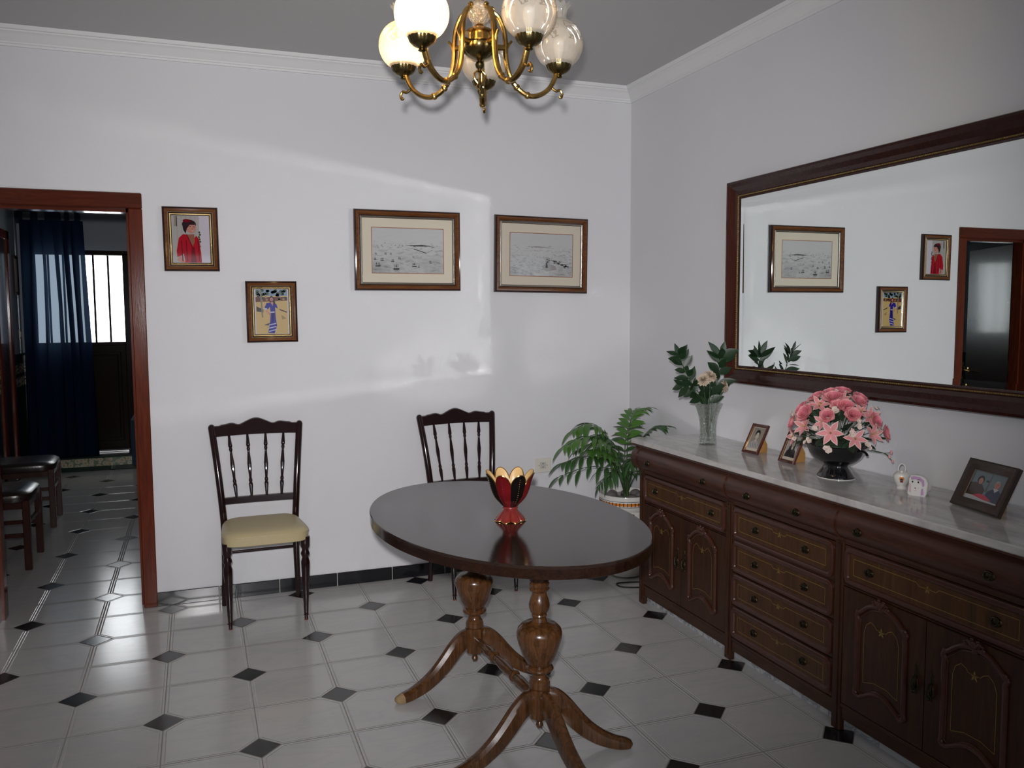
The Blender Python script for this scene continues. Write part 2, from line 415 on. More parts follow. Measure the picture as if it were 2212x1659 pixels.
    def build(s, name, parent=None, loc=(0, 0, 0), rot=(0, 0, 0), smooth=35, **props):
        me = bpy.data.meshes.new(name)
        me.from_pydata(s.v, [], s.f)
        for m in s.names: me.materials.append(MT[m])
        me.polygons.foreach_set('material_index', s.m)
        if smooth:
            me.polygons.foreach_set('use_smooth', [True]*len(s.f))
            me.update()
            me.set_sharp_from_angle(angle=R(smooth))
        me.update()
        import bmesh
        bm = bmesh.new(); bm.from_mesh(me); bmesh.ops.recalc_face_normals(bm, faces=bm.faces); bm.to_mesh(me); bm.free()
        o = bpy.data.objects.new(name, me); COL.objects.link(o)
        o.location = loc; o.rotation_euler = rot
        if parent: o.parent = parent
        for k, v in props.items(): o[k] = v
        return o

def thing(name, label, cat, loc=(0, 0, 0), rotz=0.0, group=None):
    o = bpy.data.objects.new(name, None); COL.objects.link(o)
    o.location = loc; o.rotation_euler = (0, 0, rotz); o.empty_display_size = .05
    o['label'] = label; o['category'] = cat
    if group: o['group'] = group
    return o
def tag(o, label, cat, group=None):
    o['label'] = label; o['category'] = cat
    if group: o['group'] = group
    return o
def dup(root, loc, rotz, label, group=None):
    r = root.copy(); COL.objects.link(r); r.location = loc; r.rotation_euler = (0, 0, rotz); r['label'] = label
    if group: r['group'] = group
    for ch in list(root.children):
        c = ch.copy(); COL.objects.link(c); c.parent = r
        for g in list(ch.children):
            d = g.copy(); COL.objects.link(d); d.parent = c
    return r
def struct(name, mb, smooth=35):
    return mb.build(name, smooth=smooth, kind='structure')
def bez(pts, n=16):
    """Catmull-Rom through pts"""
    P = [Vector(p) for p in pts]; P = [P[0]*2-P[1]]+P+[P[-1]*2-P[-2]]
    out = []
    segs = len(P)-3
    per = max(2, n//segs)
    for i in range(segs):
        a, b, c, d = P[i:i+4]
        for k in range(per):
            t = k/per
            out.append(.5*((2*b)+(c-a)*t+(2*a-5*b+4*c-d)*t*t+(3*b-a-3*c+d)*t**3))
    out.append(P[-2].copy())
    return out
def leaf(mb, base, d, nrm, L, W, mat, droop=.3, fold=.25, n=6, shape=.9, notip=False):
    base = Vector(base); d = Vector(d).normalized(); nrm = Vector(nrm); side = d.cross(nrm)
    if side.length < 1e-4: side = d.cross(Vector((.3, .5, .8)))
    side.normalize(); up = side.cross(d).normalized()
    rows = []; p = base.copy(); dd = d.copy()
    for i in range(n+1):
        t = i/n
        w = W*.5*math.sin(PI*min(1, max(0, t))**shape) if 0 < t < 1 else W*.02
        rows.append((tuple(p-side*w+up*w*fold), tuple(p), tuple(p+side*w+up*w*fold)))
        dd = (dd+Vector((0, 0, -droop/n))).normalized()
        p = p+dd*(L/n)
    vs = [q for r in rows for q in r]; fs = []
    for i in range(n):
        a = i*3
        fs += [(a, a+1, a+4, a+3), (a+1, a+2, a+5, a+4)]
    mb.add(vs, fs, mat)
    return p

def petal(mb, base, d, axis, L, W, mat, curl=.6, cup=.35, n=6):
    """broad round-tipped petal that curls toward axis"""
    axis = Vector(axis).normalized(); p = Vector(base); dd = Vector(d).normalized()
    side = dd.cross(axis)
    if side.length < 1e-3: side = dd.cross(Vector((.3, .5, .8)))
    side.normalize(); rows = []
    for i in range(n+1):
        t = i/n
        w = W*.5*((math.sin(PI/2*t/.6)**.7 if t > 0 else .12) if t < .6 else max(.04, math.sqrt(max(0, 1-((t-.6)/.4)**2))))
        up = side.cross(dd).normalized()
        if up.dot(axis) < 0: up = -up
        rows.append([tuple(p+side*w*k+up*w*cup*abs(k)**1.5) for k in (-1, -.55, 0, .55, 1)])
        dd = (dd+axis*(curl/n)).normalized(); p = p+dd*(L/n)
    mb.loft(rows, mat, closed=False)

# ================================================================== THE SETTING
CEIL = 2.91
DX0, DX1, DTOP = -3.60, -2.805, 2.155        # outer edges of the door casing
YE = 4.85                                    # hall end wall
m = MB(); m.box(-4.3, .12, -6.2, 5.0, -.1, 0, 'floor'); struct('floor', m, 0)
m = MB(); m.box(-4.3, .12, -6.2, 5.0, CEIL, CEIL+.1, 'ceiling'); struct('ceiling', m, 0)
m = MB()
m.box(DX1-.02, 0, 0, .12, 0, CEIL, 'wall'); m.box(-4.2, DX0+.02, 0, .12, 0, CEIL, 'wall'); m.box(DX0+.02, DX1-.02, 0, .12, DTOP-.02, CEIL, 'wall')
struct('wall_back', m, 0)
m = MB(); m.box(0, .12, -6.2, 5.0, 0, CEIL, 'wall'); struct('wall_right', m, 0)
m = MB(); m.box(-4.3, -4.2, -6.2, 5.0, 0, CEIL, 'wall'); struct('wall_left', m, 0)
# rear wall, behind the camera, with a daylight window
WX0, WX1, WZ0, WZ1 = -2.9, -1.1, .95, 2.3
m = MB()
m.box(-4.2, WX0, -6.2, -6.1, 0, CEIL, 'wall'); m.box(WX1, 0, -6.2, -6.1, 0, CEIL, 'wall')
m.box(WX0, WX1, -6.2, -6.1, 0, WZ0, 'wall'); m.box(WX0, WX1, -6.2, -6.1, WZ1, CEIL, 'wall')
struct('wall_rear', m, 0)
m = MB()
for x0, x1, z0, z1 in ((WX0, WX1, WZ0, WZ0+.05), (WX0, WX1, WZ1-.05, WZ1), (WX0, WX0+.05, WZ0, WZ1), (WX1-.05, WX1, WZ0, WZ1), (-2.03, -1.97, WZ0, WZ1)):
    m.box(x0, x1, -6.17, -6.13, z0, z1, 'leaf_wood')
struct('window_1', m, 0)
# hall beyond the doorway
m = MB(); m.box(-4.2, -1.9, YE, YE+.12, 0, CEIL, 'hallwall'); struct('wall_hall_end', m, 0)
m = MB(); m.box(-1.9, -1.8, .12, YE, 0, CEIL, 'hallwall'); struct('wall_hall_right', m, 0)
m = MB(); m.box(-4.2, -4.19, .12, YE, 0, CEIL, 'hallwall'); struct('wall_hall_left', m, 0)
m = MB()
m.box(-4.19, -4.18, .12, 3.72, 0, 1.16, 'dado'); m.box(-4.19, -4.18, 4.30, YE, 0, 1.16, 'dado')
m.box(-4.18, -4.10, YE-.012, YE, 0, 1.16, 'dado'); m.box(-3.19, -1.9, YE-.012, YE, 0, 1.16, 'dado')
m.box(-4.18, -4.172, 4.30, YE, 1.15, 1.175, 'green_tile'); m.box(-3.19, -1.9, YE-.02, YE, 1.15, 1.175, 'green_tile')
struct('trim_1', m, 0)
# cornice round the dining room
prof = [(0, 2.826), (.010, 2.826), (.010, 2.836), (.016, 2.839), (.017, 2.846), (.024, 2.852), (.040, 2.872), (.055, 2.882), (.060, 2.884), (.060, 2.891), (.068, 2.893), (.072, 2.900), (.076, CEIL), (0, CEIL)]
m = MB()
def corner_ring(d, z): return [(-d, -d, z), (-4.2+d, -d, z), (-4.2+d, -6.1+d, z), (-d, -6.1+d, z)]
m.loft([corner_ring(d, z) for d, z in prof[:-1]], 'cornice')
struct('trim_2', m, 25)
# black skirting tiles
m = MB()
xs = [DX1-.012] + [-2.496+.3165*k for k in range(9)]
for a, b in zip(xs[:-1], xs[1:]):
    b = min(b, -.012)
    if b-a > .02: m.box(a+.002, b-.002, -.011, 0, 0, .074, 'black_tile', bev=.002)
m.box(xs[0], -.01, -.006, 0, 0, .072, 'grout')
m.box(-4.2, DX0-.01, -.011, 0, 0, .074, 'black_tile')
struct('baseboard_back', m, 30)
m = MB()
for k in range(18):
    a = -.012-.3165*k
    m.box(-.011, 0, a-.3125, a-.002, 0, .074, 'black_tile', bev=.002)
struct('baseboard_right', m, 30)
m = MB()
for k in range(6):
    a = 3.72-.3*k
m.box(-3.19, -1.9, YE-.03, YE-.012, 0, .075, 'green_tile'); m.box(-4.178, -4.165, 4.30, YE, 0, .075, 'green_tile')
struct('baseboard_hall', m, 30)

# door casing of the opening (structure) with head and two jambs
m = MB()
cw = .066
def casing_bar(mb, x0, x1, z0, z1, mat):
    mb.box(x0, x1, -.016, .136, z0, z1, mat, bev=.004)
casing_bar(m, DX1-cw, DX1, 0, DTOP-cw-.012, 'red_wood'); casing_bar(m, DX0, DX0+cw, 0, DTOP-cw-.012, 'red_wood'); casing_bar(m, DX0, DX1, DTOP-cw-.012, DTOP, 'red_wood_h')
m.box(DX1-cw-.014, DX1-cw+.002, .05, .13, 0, DTOP-cw-.012, 'red_wood'); m.box(DX0+cw-.002, DX0+cw+.014, .05, .13, 0, DTOP-cw-.012, 'red_wood')
m.box(DX0+cw, DX1-cw, .05, .13, DTOP-cw-.026, DTOP-cw-.010, 'red_wood_h')
struct('door_1', m)
# chipped plaster line above the casing
m = MB(); m.box(DX0, DX1-.004, -.006, 0, DTOP+.001, DTOP+.009, 'cornice', bev=.002); struct('trim_3', m)
# the open leaf, swung into the hall
t = thing('door_leaf', 'dark wooden door leaf swung open into the hall, seen in the wall mirror', 'door', (-3.545, .135, 0), R(113.5))
m = MB(); m.box(0, .70, -.018, .018, .012, 2.06, 'leaf_wood', bev=.003); m.build('panel', t)
m = MB()
for s_ in (-1, 1):
    m.lathe([(.024, 0), (.024, .005), (.009, .008), (.009, .035)], 'brass_bright', n=14, M=Matrix.Translation((.64, s_*.018, 1.03)) @ Matrix.Rotation(-s_*PI/2, 4, 'X'))
    m.tube([(.64, s_*.05, 1.03), (.60, s_*.055, 1.03), (.54, s_*.052, 1.025)], [.008, .008, .006], 'brass_bright')
m.build('handle', t, label='brass lever handle')
for z in (.35, 1.1, 1.85):
    m = MB(); m.tube([(-.006, -.012, z-.04), (-.006, -.012, z+.04)], .007, 'brass_bright'); m.build('hinge', t)

# ------------------------------------------------------------------ hall contents
# casing of a door in the hall's left wall
m = MB()
m.box(-4.20, -4.165, 4.20, 4.30, 0, 2.32, 'red_wood', bev=.006); m.box(-4.20, -4.165, 3.72, 3.82, 0, 2.32, 'red_wood', bev=.006); m.box(-4.20, -4.165, 3.72, 4.30, 2.24, 2.32, 'red_wood', bev=.006)
m.box(-4.195, -4.18, 3.82, 4.20, 0, 2.24, 'leaf_wood')
struct('door_2', m)
# exterior door: frame, lower panel, glazed upper half
t = thing('exterior_door', 'brown metal outer door with bright barred glass upper half at the hall end', 'door', (-3.655, YE, .14))
def fr(mb, x0, x1, z0, z1, y0=-.06, y1=-.01, mat='door_metal'): mb.box(x0, x1, y0, y1, z0, z1, mat, bev=.004)
m = MB()
for a in ((-.465, -.405, 0, 2.03), (.405, .465, 0, 2.03), (-.465, .465, 2.005, 2.055)): fr(m, *a)
m.build('frame', t)
m = MB(); m.box(-.405, .405, -.045, -.02, .02, 1.10, 'door_metal', bev=.004); m.frame(.72, .92, [(0, .045), (.01, .052), (.03, .052), (.04, .045)], 'door_metal', Matrix.Translation((0, 0, .57))); m.build('lower_panel', t)
m = MB(); m.box(-.405, .405, -.028, -.024, 1.12, 2.005, 'pane'); m.build('pane', t, label='bright daylight glass')
m = MB()
m.box(-.405, .405, -.05, -.02, 1.095, 1.13, 'door_metal', bev=.004)
m.build('middle_rail', t)
for k in range(1, 6):
    m = MB(); m.box(-.405+.135*k-.010, -.405+.135*k+.010, -.042, -.034, 1.12, 2.005, 'door_metal'); m.build('glazing_bar', t)
m = MB(); m.box(-.40, .40, -.085, -.06, 0, .016, 'alu', bev=.003); m.build('threshold', t, label='shiny metal threshold strip')
m = MB(); m.box(-4.178, -3.17, 4.50, YE-.012, 0, .14, 'green_tile', bev=.003); m.box(-4.178, -3.17, 4.492, 4.50, .045, .125, 'riser'); struct('trim_4', m)
# curtain rail and curtain
t = thing('curtain_rail', 'black curtain rail across the hall above the outer door', 'curtain rail', (-3.3, 4.725, 2.585))
m = MB(); m.box(-.87, 1.2, -.015, .015, -.035, .0, 'rail', bev=.004); m.build('rail', t)
for x in (-.6, .3, 1.0):
    m = MB(); m.box(x-.012, x+.012, 0, .115, -.03, -.005, 'rail'); m.build('bracket', t)
t = thing('curtain', 'sheer navy blue tab-top curtain hanging in front of the outer door', 'curtain', (-3.875, 4.69, 0))
m = MB()
def cur(u, z):
    # depth waves; heavier folds gather locally
    k = (2.56-z)/2.5
    x = -.27+.54*u + .05*(k*.9)*(u-.15)
    ph = 2*PI*(u*6.2+.25*math.sin(u*7)+.1*math.sin(z*1.7+u*4))
    x += .040*math.sin(ph*1.0+1.2)+.012*math.sin(ph*2+z*.8)
    y = .045*math.sin(ph)*(0.45+.55*min(1, k*4+.2))+.012*math.sin(ph*2.3+z)
    return (x, y, z)
NU, NZ = 150, 34
rows = [[cur(i/NU, .04+(2.47-.04)*j/NZ) for i in range(NU+1)] for j in range(NZ+1)]
m.loft(rows, 'voile', closed=False); m.build('cloth', t, smooth=60)
for x0, x1 in ((-.30, -.245), (-.17, -.115), (-.045, .09), (.125, .165), (.215, .262)):
    m = MB()
    pr_ = [(.028, 2.44), (.027, 2.50), (.022, 2.575), (.012, 2.604), (-.012, 2.604), (-.022, 2.575), (-.026, 2.50), (-.026, 2.44)]
    m.loft([[(x0+(x1-x0)*i/6, .035+y*1.15+.004*math.sin(i*1.3), z) for i in range(7)] for y, z in pr_], 'tab_cloth', closed=False)
    m.build('tab', t, smooth=60)
# small framed picture and light switch on the hall's left wall
RZL = Matrix.Rotation(R(90), 4, 'Z')
t = thing('small_wall_picture', 'narrow dark framed picture on the left wall of the hall', 'picture', (-4.19, 4.62, 1.93), R(90))
m = MB(); m.frame(.20, .38, [(0, 0), (0, .018), (.012, .022), (.03, .014), (.032, .008)], 'brown_wood'); m.build('frame', t)
m = MB(); m.box(-.072, .072, -.009, -.004, -.162, .162, 'mat'); m.build('print', t)
t = thing('light_switch', 'white light switch beside the curtain in the hall', 'light switch', (-4.18, 4.66, 1.36), R(90))
m = MB(); m.box(-.04, .04, -.010, 0, -.045, .045, 'socket', bev=.003); m.build('plate', t)
m = MB(); m.box(-.02, .02, -.015, -.008, -.028, .028, 'socket', bev=.003); m.build('rocker', t)

# dining chairs along the hall's left wall
def hall_chair(label, loc, rz=0):
    t = thing('hall_chair', label, 'chair', loc, rz, 'leather seated chairs in the hall')
    # local: front toward +x, width along y
    m = MB()
    rings = []
    for z, g in ((.415, -.004), (.42, .004), (.445, .008), (.462, .004), (.472, -.018), (.478, -.06), (.480, -.12)):
        ring = []
        for k in range(32):
            a = 2*PI*k/32; c, s2 = math.cos(a), math.sin(a)
            e = .38
            x = (.215+g)*math.copysign(abs(c)**e, c); y = (.225+g)*math.copysign(abs(s2)**e, s2)
            ring.append((x-.215, y, z+ (.004 if z > .47 else 0)))
        rings.append(ring)
    m.loft(rings, 'leather', caps=True); m.build('seat', t)
    for s in (-1, 1):
        m = MB(); m.box(-.040, 0, s*.205-.019, s*.205+.019, 0, .43, 'brown_wood', bev=.004); m.build('leg', t)
        m = MB(); m.loft([[(x+dx, s*.195+dy, z) for dx, dy in ((-.018, -.016), (.018, -.016), (.018, .016), (-.018, .016))] for x, z in ((-.44, 0), (-.415, .3), (-.41, .5), (-.44, .75), (-.475, .92))], 'brown_wood', caps=True); m.build('leg', t)
    m = MB(); m.box(-.41, -.01, -.20, -.185, .375, .42, 'brown_wood'); m.box(-.41, -.01, .185, .20, .375, .42, 'brown_wood'); m.box(-.03, -.012, -.19, .19, .375, .42, 'brown_wood'); m.box(-.42, -.40, -.19, .19, .375, .42, 'brown_wood'); m.build('apron', t)
    for y in (-.19, .19):
        m = MB(); m.box(-.41, -.02, y-.008, y+.008, .20, .225, 'brown_wood'); m.build('stretcher', t)
    m = MB(); m.box(-.03, -.012, -.19, .19, .27, .29, 'brown_wood'); m.build('stretcher', t)
    m = MB(); m.box(-.49, -.465, -.19, .19, .84, .93, 'brown_wood', bev=.006); m.build('back_rail', t)
    m = MB(); m.box(-.46, -.44, -.19, .19, .60, .65, 'brown_wood', bev=.004); m.build('back_rail', t)
    return t
hc = hall_chair('nearer dark leather seated chair in the dim hall', (-3.545, 1.19, 0))
dup(hc, (-3.575, 2.31, 0), R(2), 'farther dark leather seated chair in the dim hall, next to the curtain')
# navy armchair showing behind the door jamb
t = thing('armchair', 'navy blue upholstered armchair half hidden by the right door jamb in the hall', 'armchair', (-2.72, 3.72, 0))
m = MB(); m.box(-.30, .30, -.34, .30, .20, .46, 'navy', bev=.03); m.build('seat', t)
m = MB(); m.box(-.33, .33, .20, .38, .25, 1.02, 'navy', bev=.05); m.build('backrest', t)
for s in (-1, 1):
    m = MB(); m.box(min(s*.30, s*.42), max(s*.30, s*.42), -.34, .34, .16, .66, 'navy', bev=.05); m.build('armrest', t)
    for y in (-.29, .30):
        m = MB(); m.box(s*.36-.025, s*.36+.025, y-.025, y+.025, 0, .18, 'brown_wood', bev=.004); m.build('leg', t)

# ================================================================== DINING CHAIRS
def turned(mb, p0, p1, prof, mat, n=12):
    p0, p1 = Vector(p0), Vector(p1); d = p1-p0; L = d.length
    q = Vector((0, 0, 1)).rotation_difference(d.normalized()).to_matrix().to_4x4()
    mb.lathe([(r, t*L) for r, t in prof], mat, n=n, M=Matrix.Translation(p0) @ q)
def dining_chair(label, loc, rz):
    t = thing('dining_chair', label, 'chair', loc, rz, 'cream seated dining chairs against the back wall')
    # origin: floor under middle of the front legs line; back toward +y
    for s in (-1, 1):
        m = MB()
        turned(m, (s*.182, .02, 0), (s*.187, .035, .425), [(.0085, 0), (.0095, .045), (.0095, .05), (.0125, .058), (.0105, .075), (.0115, .1), (.0175, .45), (.021, .62), (.022, .70), (.0165, .745), (.0165, .76), (.022, .785), (.0225, .80), (.0165, .835), (.0165, .85), (.023, .885), (.024, 1.0)], 'chair', 14)
        m.tube([(s*.182, .02, 0), (s*.182, .02, .008)], .0095, 'foot', 10)
        m.build('leg', t)
        m = MB()
        pts = bez([(s*.192, .395, 0), (s*.184, .372, .24), (s*.182, .365, .42), (s*.190, .372, .56), (s*.207, .405, .76), (s*.226, .452, .945)], 20)
        m.tube(pts, [.014+.004*min(1, i/6) for i in range(len(pts))], 'chair', 12)
        m.ball(tuple(pts[-1]), .0178, 'chair', 12)
        m.tube([(s*.192, .395, 0), (s*.192, .395, .006)], .0135, 'foot', 10)
        m.build('rear_leg_post', t)
    # seat cushion: trapezoid with rounded corners
    m = MB(); rings = []
    def ring(z, g, zc=0):
        out = []
        N = 48
        for k in range(N):
            a = 2*PI*(k+.5)/N; c, s2 = math.cos(a), math.sin(a); e = .34
            yy = math.copysign(abs(s2)**e, s2); xx = math.copysign(abs(c)**e, c)
            hw = .215 - .032*(yy+1)/2
            out.append((xx*(hw+g), .19+yy*(.195+g)-.010*(1-xx*xx)*(1 if yy < 0 else 0), z+zc*(1-max(abs(xx), abs(yy))**3)))
        return out
    for z, g in ((.408, -.016), (.410, -.004), (.414, 0), (.455, .001), (.4575, .0035), (.460, .001), (.468, -.004), (.476, -.020), (.482, -.050), (.485, -.10), (.486, -.16)):
        rings.append(ring(z, g))
    m.loft(rings, 'cushion', caps=True); m.build('seat', t)
    m = MB(); m.box(-.15, .15, .06, .34, .402, .412, 'chair'); m.build('seat_frame', t)
    m = MB(); m.tube([(x, y, z) for x, y, z in ring(.4565, .002)], .0022, 'cushion', 6, closed=True); m.build('piping', t, smooth=60)
    # crest rail, wavy top
    m = MB(); pr = []
    N = 36; top = []; bot = []
    for i in range(N+1):
        u = -1+2*i/N; x = u*.212
        au = abs(u)
        z = .957+.030*math.exp(-(u/.28)**2)+.008*math.exp(-((au-.58)/.16)**2)-.004*(au > .85)
        z = z-.012*math.exp(-((au-.42)/.10)**2)*.6
        top.append((x, z)); bot.append((x, .898+.004*math.cos(u*PI/2)))
    def yat(z, th): return .405+(z-.76)*.262+th
    rr = []
    for i in range(N+1):
        (x, zt), (_, zb) = top[i], bot[i]; bow = .012*(1-(x/.212)**2)
        rr.append([(x, yat(zb, -.011)+bow, zb), (x, yat(zt, -.010)+bow, zt-.004), (x, yat(zt, 0)+bow, zt), (x, yat(zt, .010)+bow, zt-.004), (x, yat(zb, .011)+bow, zb)])
    m.loft(rr, 'chair', caps=True); m.build('crest_rail', t)
    m = MB()
    rr = []
    for i in range(13):
        x = -.188+.376*i/12; bow = .010*(1-(x/.188)**2)
        rr.append([(x, y+bow, z) for y, z in ((.362, .548), (.366, .580), (.382, .582), (.380, .550))])
    m.loft(rr, 'chair', caps=True); m.build('lower_rail', t)
    for k in range(4):
        xb = -.115+.0767*k; xt = xb*1.22
        m = MB()
        turned(m, (xb, .383, .578), (xt, .452, .902), [(.0055, 0), (.0065, .03), (.0105, .18), (.0108, .20), (.0075, .235), (.0095, .25), (.0095, .265), (.0065, .30), (.0105, .48), (.0112, .52), (.0065, .70), (.0060, .73), (.0092, .76), (.0092, .775), (.007, .79), (.0108, .82), (.0105, .84), (.0065, .97), (.0055, 1)], 'chair', 10)
        m.build('spindle', t)
    for s in (-1, 1):
        m = MB(); m.tube([(s*.186, .035, .345), (s*.184, .37, .345)], .0075, 'chair', 10); m.build('stretcher', t)
    m = MB(); m.tube([(-.184, .370, .29), (.184, .370, .29)], .0075, 'chair', 10); m.build('stretcher', t)
    return t
c1 = dining_chair('dark lacquered spindle-back chair with cream vinyl seat standing alone left of the table', (-2.275, -.51, 0), R(1.0))
dup(c1, (-1.128, -.49, 0), R(4), 'dark lacquered spindle-back chair standing behind the oval table, seat hidden by it')

# ================================================================== TABLE
TC = Vector((-1.505, -1.785)); TZ = .775
t = thing('dining_table', 'oval dark wooden dining table on two turned pedestals with splayed feet', 'table', (TC.x, TC.y, 0))
ta = R(7.0)
def ell(a, gx, gy):
    x, y = gx*math.cos(a), gy*math.sin(a)
    return (x*math.cos(ta)-y*math.sin(-ta)*-1, 0)
def oval(z, g, n=96):
    out = []
    for k in range(n):
        a = 2*PI*k/n; x, y = (.467+g)*math.cos(a), (.708+g)*math.sin(a)
        # long axis direction (-.12,.99)
        out.append((x*math.cos(ta)-y*math.sin(ta), x*math.sin(ta)+y*math.cos(ta), z))
    return out
m = MB(); m.loft([oval(TZ-.010, 0), oval(TZ-.003, 0), oval(TZ, -.003)], 'table_top', caps=True)
m.build('tabletop', t, smooth=30)
m = MB(); m.loft([oval(TZ-.043, -.006), oval(TZ-.041, -.001), oval(TZ-.011, -.001), oval(TZ-.010, -.003)], 'table_rim', caps=True)
m.build('table_edge', t, smooth=30)
m = MB()
m.box(-.10, .10, -.40, .40, TZ-.085, TZ-.043, 'table_rim', M=Matrix.Rotation(ta*.6, 4, 'Z')); m.build('under_frame', t)
PF = Vector((-1.483, -2.105)); PR = Vector((-1.518, -1.475))
prof = [(0, .086), (.009, .090), (.0135, .100), (.010, .112), (.006, .118)]
col = [(.031, .232), (.037, .236), (.037, .252), (.034, .256), (.034, .262), (.030, .266), (.026, .272), (.025, .283), (.032, .290), (.047, .297), (.050, .303), (.047, .309), (.038, .314), (.046, .325), (.060, .352), (.071, .384), (.0785, .412), (.080, .428), (.076, .444), (.066, .455), (.060, .4595), (.056, .462), (.054, .463), (.038, .466), (.026, .472), (.023, .484), (.027, .492), (.025, .497), (.031, .505), (.036, .518), (.0365, .532), (.031, .552), (.0255, .566), (.025, .575), (.033, .580), (.036, .587), (.031, .593), (.034, .597), (.035, .606), (.031, .612), (.036, .618), (.036, .70), (.045, .725), (.045, .732)]
def pedestal_foot(dirv, length, worn=False, ztip=.0, rise=.215):
    """cabriole foot: swept rounded-square section along an S-curve"""
    d = Vector((dirv[0], dirv[1], 0)).normalized(); s = Vector((-d.y, d.x, 0))
    L = length
    path = [(.018, .185, .040, .020), (.055, .192, .036, .020), (.10, .165, .033, .0205), (.15, .118, .031, .021), (.20, .078, .028, .021), (.26, .045, .024, .021), (.32, .026, .020, .021), (.36, .020, .017, .021), (.385, .016, .012, .017), (.395, .014, .004, .008)]
    rings = []
    P = [(x*L/.395, z, h, w) for x, z, h, w in path]
    # resample
    xs_ = bez([(a, b, 0) for a, b, _, _ in P], 45); hh = bez([(c, dd, 0) for _, _, c, dd in P], 45)
    N = len(xs_)
    for i in range(N):
        a, b = xs_[i].x, xs_[i].y; h, w = hh[i].x, hh[i].y
        j0, j1 = max(i-1, 0), min(i+1, N-1)
        tx, tz = xs_[j1].x-xs_[j0].x, xs_[j1].y-xs_[j0].y; l = math.hypot(tx, tz); nx, nz = -tz/l, tx/l
        ring = []
        for ww, hv in ((-.9, -1), (-1, -.6), (-1, .55), (-.72, .8), (-.5, 1.0), (0, 1.06), (.5, 1.0), (.72, .8), (1, .55), (1, -.6), (.9, -1)):
            p = d*(a+nx*h*hv)+s*(w*ww); ring.append((p.x, p.y, max(.0005, b+nz*h*hv)))
        rings.append(ring)
    m_ = MB()
    if worn:
        k = int(N*.78)
        m_.loft(rings[:k+1], 'table_wood', caps=True); m_.loft(rings[k:], 'table_worn', caps=True)
    else: m_.loft(rings, 'table_wood', caps=True)
    return m_
def pedestal(P, feet, nm):
    o = P-TC
    m = MB(); m.lathe(col, 'table_wood', (0, 0, 0), 36)
    # turned block, octagonal, with button finial
    m.lathe([(.031, .122), (.039, .128), (.041, .135), (.041, .222), (.038, .230), (.031, .234)], 'table_wood', n=8, M=Matrix.Rotation(R(22.5), 4, 'Z'))
    m.lathe([(.002, .084), (.009, .087), (.0135, .097), (.010, .108), (.006, .113), (.014, .119), (.016, .124)], 'table_wood', n=16)
    pp = m.build('pedestal', t, loc=(o.x, o.y, 0))
    for dv, L, w in feet:
        f = pedestal_foot(dv, L, w); f.build('foot', pp, **({'label': 'foot with worn bare wood tip'} if w else {}))
pedestal(PF, [((.306, -.095), .33, False), ((-.33, -.075), .37, False), ((.06, -.36), .37, False)], 'front')
pedestal(PR, [((-.36, -.10), .375, True), ((.30, -.05), .33, False), ((.24, .28), .30, False)], 'rear')
# stretcher between the pedestals
a = Vector((PR.x-TC.x, PR.y-TC.y, .185)); b = Vector((PF.x-TC.x, PF.y-TC.y, .185))
m = MB(); turned(m, a, b, [(.010, 0), (.010, .06), (.014, .10), (.019, .22), (.0205, .28), (.014, .325), (.021, .335), (.023, .345), (.021, .355), (.014, .365), (.018, .42), (.0205, .5), (.018, .58), (.014, .635), (.021, .645), (.023, .655), (.021, .665), (.014, .675), (.0205, .72), (.019, .78), (.014, .90), (.010, .94), (.010, 1)], 'table_wood', 16)
m.build('stretcher', t)

# ------------------------------------------------------------------ tulip bowl on the table
t = thing('tulip_bowl', 'red and black glazed tulip-shaped bowl with gold rims on the oval table', 'bowl', (-1.503, -1.872, TZ), R(-63))
N = 8*24
def petal_top(a, ztip, znotch, k=8):
    ph = (a*k/(2*PI)) % 1.0
    s = abs(math.sin(PI*ph))**.62
    return znotch+(ztip-znotch)*s
def rbowl(z): # radius at height
    pts = [(.045, .024), (.052, .026), (.060, .032), (.072, .043), (.088, .055), (.105, .064), (.125, .0715), (.145, .0765), (.165, .083), (.185, .091)]
    for (z0, r0), (z1, r1) in zip(pts, pts[1:]):
        if z <= z1: return r0+(r1-r0)*(z-z0)/(z1-z0)
    return pts[-1][1]
outer = MB(); inner = MB(); rim = MB()
rowsO = []; NV = 16
for j in range(NV+1):
    row = []; rowi = []
    for k in range(N):
        a = 2*PI*k/N; zt = petal_top(a, .182, .138); z = .045+(zt-.045)*j/NV
        ph = (a*8/(2*PI)) % 1.0
        bul = .0045*abs(math.sin(PI*ph))*min(1, j/5)
        row.append(((rbowl(z)+bul)*math.cos(a), (rbowl(z)+bul)*math.sin(a), z))
    rowsO.append(row)
for pi_ in range(8):
    seg = [[r[(pi_*24+q) % N] for q in range(25)] for r in rowsO]
    outer.loft(seg, 'red_glaze' if pi_ % 2 == 0 else 'tulip_black', closed=False)
    # raised dotted mid rib
    for j in range(3, 15):
        p = Vector(seg[j][12]); outer.ball(tuple(p), .0017, 'gold_line' if pi_ % 2 else 'red_glaze', 6)
outer.build('petal_wall', t, smooth=60)
rowsI = []
for j in range(NV+1):
    rowsI.append([((Vector((p[0], p[1], 0)).length-.0035)/Vector((p[0], p[1], 0)).length*p[0], (Vector((p[0], p[1], 0)).length-.0035)/Vector((p[0], p[1], 0)).length*p[1], p[2]+.002*(j == 0)) for p in rowsO[j]])
inner.loft(rowsI[1:], 'tulip_in'); inner.add(rowsI[1], [tuple(range(N))], 'tulip_in')
inner.build('lining', t, smooth=60, label='honey coloured inside')
top = [tuple((Vector(a)+Vector(b))/2) for a, b in zip(rowsO[-1], rowsI[-1])]
rim.tube(top, .0022, 'gold_line', 6, closed=True); rim.build('rim', t, label='gold rim')
m = MB(); rows = []
